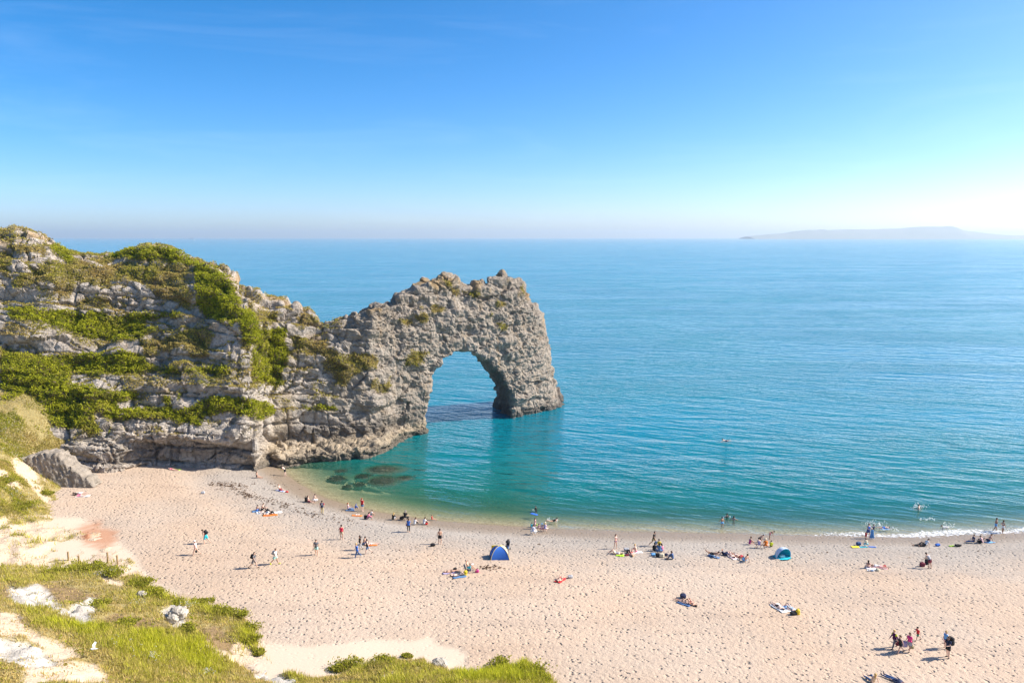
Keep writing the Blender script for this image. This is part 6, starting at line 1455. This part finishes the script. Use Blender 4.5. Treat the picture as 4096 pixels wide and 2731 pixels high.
# seaweed along the tide mark
pl = [(842, 1938), (905, 1938), (965, 1944), (960, 1970), (1010, 1985), (1060, 1998), (1120, 2012), (1160, 2028), (1215, 2045), (1280, 2062), (1330, 2072), (1400, 2085), (1450, 2090)]
pts = []
for (a, b), (c, d_), n_ in zip(pl[:-1], pl[1:], [60, 70, 30, 50, 50, 44, 34, 28, 22, 16, 14, 10]):
    for _ in range(n_):
        k_ = random.random(); pts.append((a + (c - a) * k_ + random.gauss(0, 16), b + (d_ - b) * k_ + random.gauss(0, 6.5)))
pts += [(1962 + random.gauss(0, 22), 2270 + random.gauss(0, 4)) for _ in range(45)] + [(2090 + random.gauss(0, 8), 2258 + random.gauss(0, 2)) for _ in range(0)] + [(random.uniform(1500, 4050), random.gauss(2200, 18)) for _ in range(40)] + [(random.uniform(850, 1200), random.uniform(1925, 1960)) for _ in range(40)]
SW = ground_many([p[0] for p in pts], [p[1] for p in pts]); n_ = len(SW); hd = rng.uniform(0, 6.28, n_); L_ = rng.uniform(.10, .30, n_)
dx = np.stack([np.cos(hd) * L_, np.sin(hd) * L_ * .6, 0 * hd], 1); sx_ = np.stack([-np.sin(hd), np.cos(hd), 0 * hd], 1) * L_[:, None] * .3; up_ = np.array([0, 0, 1.0])
V = np.stack([SW - dx, SW + sx_ + up_ * .10, SW + dx, SW - sx_ + up_ * .07], 1).reshape(-1, 3); i4 = np.arange(n_) * 4
me = mesh_np('seaweed', V, np.stack([i4, i4 + 1, i4 + 2, i4 + 3], 1)[:, ::-1], M_LEAF); attr_col(me, 'tint', np.repeat(np.array([[.11, .06, .032]]) * rng.uniform(.5, 2.0, (n_, 1)), 4, 0))
tag(link('seaweed', me), 'dark brown seaweed scattered along the tide mark', kind='stuff')
# foam at the water's edge and splashes round the swimmers
def foam_mat():
    t = NT('foam'); pos = t.n('NewGeometry').outputs['Position']; n1 = t.noise(pos, 2.4, 6, .75); a = t.attr('cover').outputs['Fac']
    fac = t.ramp(t.math('ADD', n1, t.math('SUBTRACT', a, .5)), [(.46, 0.), (.62, 1.)])
    d = t.n('BsdfDiffuse'); d.inputs['Color'].default_value = (.85, .87, .88, 1); tr = t.n('BsdfTransparent'); m = t.n('MixShader')
    t.l(fac, m.inputs[0]); t.l(tr.outputs[0], m.inputs[1]); t.l(d.outputs[0], m.inputs[2]); t.l(m.outputs[0], t.out.inputs['Surface']); return t.m
sp_ = []
for a, b in zip(SHORE[:-1], SHORE[1:]):
    n_ = max(2, int(np.hypot(*(b - a)) / .5)); sp_ += [a + (b - a) * k_ / n_ for k_ in range(n_)]
sp_ = np.array(sp_); tx, _ = to_px(sp_[:, 0], sp_[:, 1], 0 * sp_[:, 0]); sp_ = sp_[(tx > 1500) & (sp_[:, 0] < 90)]
tn = np.gradient(sp_, axis=0); tn /= np.hypot(tn[:, 0], tn[:, 1])[:, None]; nm = np.stack([-tn[:, 1], tn[:, 0]], 1)
tx, _ = to_px(sp_[:, 0], sp_[:, 1], 0 * sp_[:, 0]); st = sstep(2300, 3650, tx)
wv = np.linspace(-1.0, 3.6, 14); wdt = (.35 + .65 * st) * (1 + .4 * vnoise(sp_[:, 0] * .2, 0 * st, 0 * st, 91))
PV = sp_[:, None, :] + nm[:, None, :] * (wv[None, :, None] * wdt[:, None, None] + .35 * vnoise(sp_[:, 0] * .5, 0 * st, 0 * st, 92)[:, None, None])
fz = np.maximum(beach_z(PV[..., 0].ravel(), PV[..., 1].ravel()) + .02, .025)
cov = ((.11 + .38 * st)[:, None] * np.exp(-((wv - .4) / 1.5)[None, :] ** 2) + .04).ravel() - .12 * (1 - np.repeat(st, 14))
_, _, q = grid_mesh(np.arange(len(sp_)), np.arange(14))
me = mesh_np('foam', np.concatenate([PV.reshape(-1, 2), fz[:, None]], 1), q, foam_mat(), True); attr_f(me, 'cover', cov + .02)
tag(link('foam', me), 'thin line of white foam where the sea meets the shingle', kind='stuff')
DR = []
for px, py, n_, sx_, sy_ in [(3480, 2098, 90, 16, 8), (3520, 2105, 60, 14, 8), (3560, 2118, 60, 20, 5), (3668, 2030, 90, 14, 5), (3700, 2030, 30, 14, 6), (3790, 2108, 60, 12, 5), (2225, 2084, 40, 8, 4), (2195, 2082, 24, 5, 3), (2902, 1766, 24, 14, 2), (2133, 2042, 16, 5, 3), (3990, 2120, 60, 26, 6), (2907, 2070, 14, 8, 2), (3720, 2080, 30, 20, 4), (4060, 2010, 3, 6, 3)]:
    for _ in range(n_):
        p = on_z(px + random.gauss(0, sx_), py + random.gauss(0, sy_)); p[2] = abs(random.gauss(0, .10)) + .02; DR.append(p)
DR = np.array(DR); me = leaf_cloud('water_splash', DR, rng.uniform(.05, .20, len(DR)), np.tile([[.86, .88, .90]], (len(DR), 1)), .2)
tag(link('water_splash', me), 'white water splashes round the swimmers and the dog', kind='stuff')
# gulls
M_GULL = mat_plain('gull_white', (.80, .80, .80), .7); M_GWING = mat_plain('gull_grey', (.60, .62, .65), .7)
def gull(loc, yaw, label, flying, k=1.0):
    o = empty('gull', label, 'gull', loc, yaw)
    V, Q = fused([((-.16, 0, .0), (.10, 0, .02), .035, .07), ((.10, 0, .03), (.20, 0, .07), .06, .045), ((.22, 0, .07), (.29, 0, .06), .02, .01), ((-.16, 0, 0), (-.28, 0, .0), .03, .02)], .018); link('body', mesh_np('body', V * k, Q, M_GULL, True), o)
    for sg in (-1, 1):
        if flying: pt = [(.08, .05, .05), (.16, .30, .22), (.02, .62, .30), (-.12, .56, .27), (-.06, .28, .18), (-.08, .05, .04)]
        else: pt = [(.10, .05, .05), (.02, .085, .04), (-.16, .07, .0), (-.30, .03, .0), (-.14, .03, .06), (.04, .02, .08)]
        V = np.array(pt) * np.array([1, sg, 1]) * k; V = np.concatenate([V, V + np.array([0, 0, .016 * k])]); T = [(0, 1, 5), (1, 4, 5), (1, 2, 4), (2, 3, 4)]; T += [(a + 6, c + 6, b + 6) for a, b, c in T]
        link('wing', mesh_np('wing', V, T, M_GWING), o)
        if not flying: tube_obj('leg', [(0, sg * .03, -.03 * k), (.01, sg * .03, -.16 * k)], .008, M('orange'), o)
p = hill_at(390, 2628); gull(p + np.array([0, -.3, .75]), 200, 'white gull flying low over the grass of the bank', True, .8)
ps = psi_of(1690, 1128); yy_ = float(np.interp(ps, *YF) + np.interp(ps, *SB)); cand = RV[(np.abs(RV[:, 0] - ps * yy_) < .5) & (np.abs(RV[:, 1] - yy_) < 4)]; top_ = cand[cand[:, 2].argmax()]
gull(top_ + np.array([0, 0, .15]), 180, 'white gull perched on the top of the arch', False, 1.3)
# sailing boat and ship near the horizon
p = on_z(778, 963); o = empty('sailing_boat', 'tiny white sailing boat near the left horizon', 'sailing boat', (p[0], p[1], 0), 20)
V, Q = rbox((13, 3.6, 2.2), 1.0, .5); V[:, 1] *= 1 - .8 * np.clip(V[:, 0] / 6.5, 0, 1) ** 2; link('hull', mesh_np('hull', V - np.array([0, 0, .6]), Q, M('white'), True), o); tube_obj('mast', [(1, 0, 1), (1, 0, 20)], .15, M('lgrey'), o)
for nme, pt in (('main_sail', [(.7, 0, 3), (-5.5, .5, 3), (-3, .7, 9), (.7, 0, 19.5)]), ('fore_sail', [(1.3, 0, 18), (1.6, .5, 3), (6.2, 0, 2), (4, .3, 9)])):
    V = np.array(pt); link(nme, mesh_np(nme, np.concatenate([V, V + np.array([0, .08, 0])]), [(0, 1, 2, 3), (7, 6, 5, 4)], M('white')), o)
p = np.array([at_y(766, 948, 14500.)[0], 14500., 0]); o = empty('ship', 'faint grey ship on the left horizon', 'ship', p, 0)
V, Q = rbox((62, 14, 14), 2.5, 2.5); V[:, 2] *= 1 + .2 * np.clip(V[:, 0] / 30, 0, 1); link('hull', mesh_np('hull', V - np.array([0, 0, 4]), Q, M('navy'), True), o); V, Q = rbox((11, 10, 16), 1.2, 2.2); link('bridge', mesh_np('bridge', V + np.array([-20, 0, 9]), Q, M('white'), True), o); tube_obj('funnel', [(-24, 0, 22), (-24, 0, 30)], 2., M('grey'), o); tube_obj('mast', [(15, 0, 9), (15, 0, 30)], .7, M('lgrey'), o)
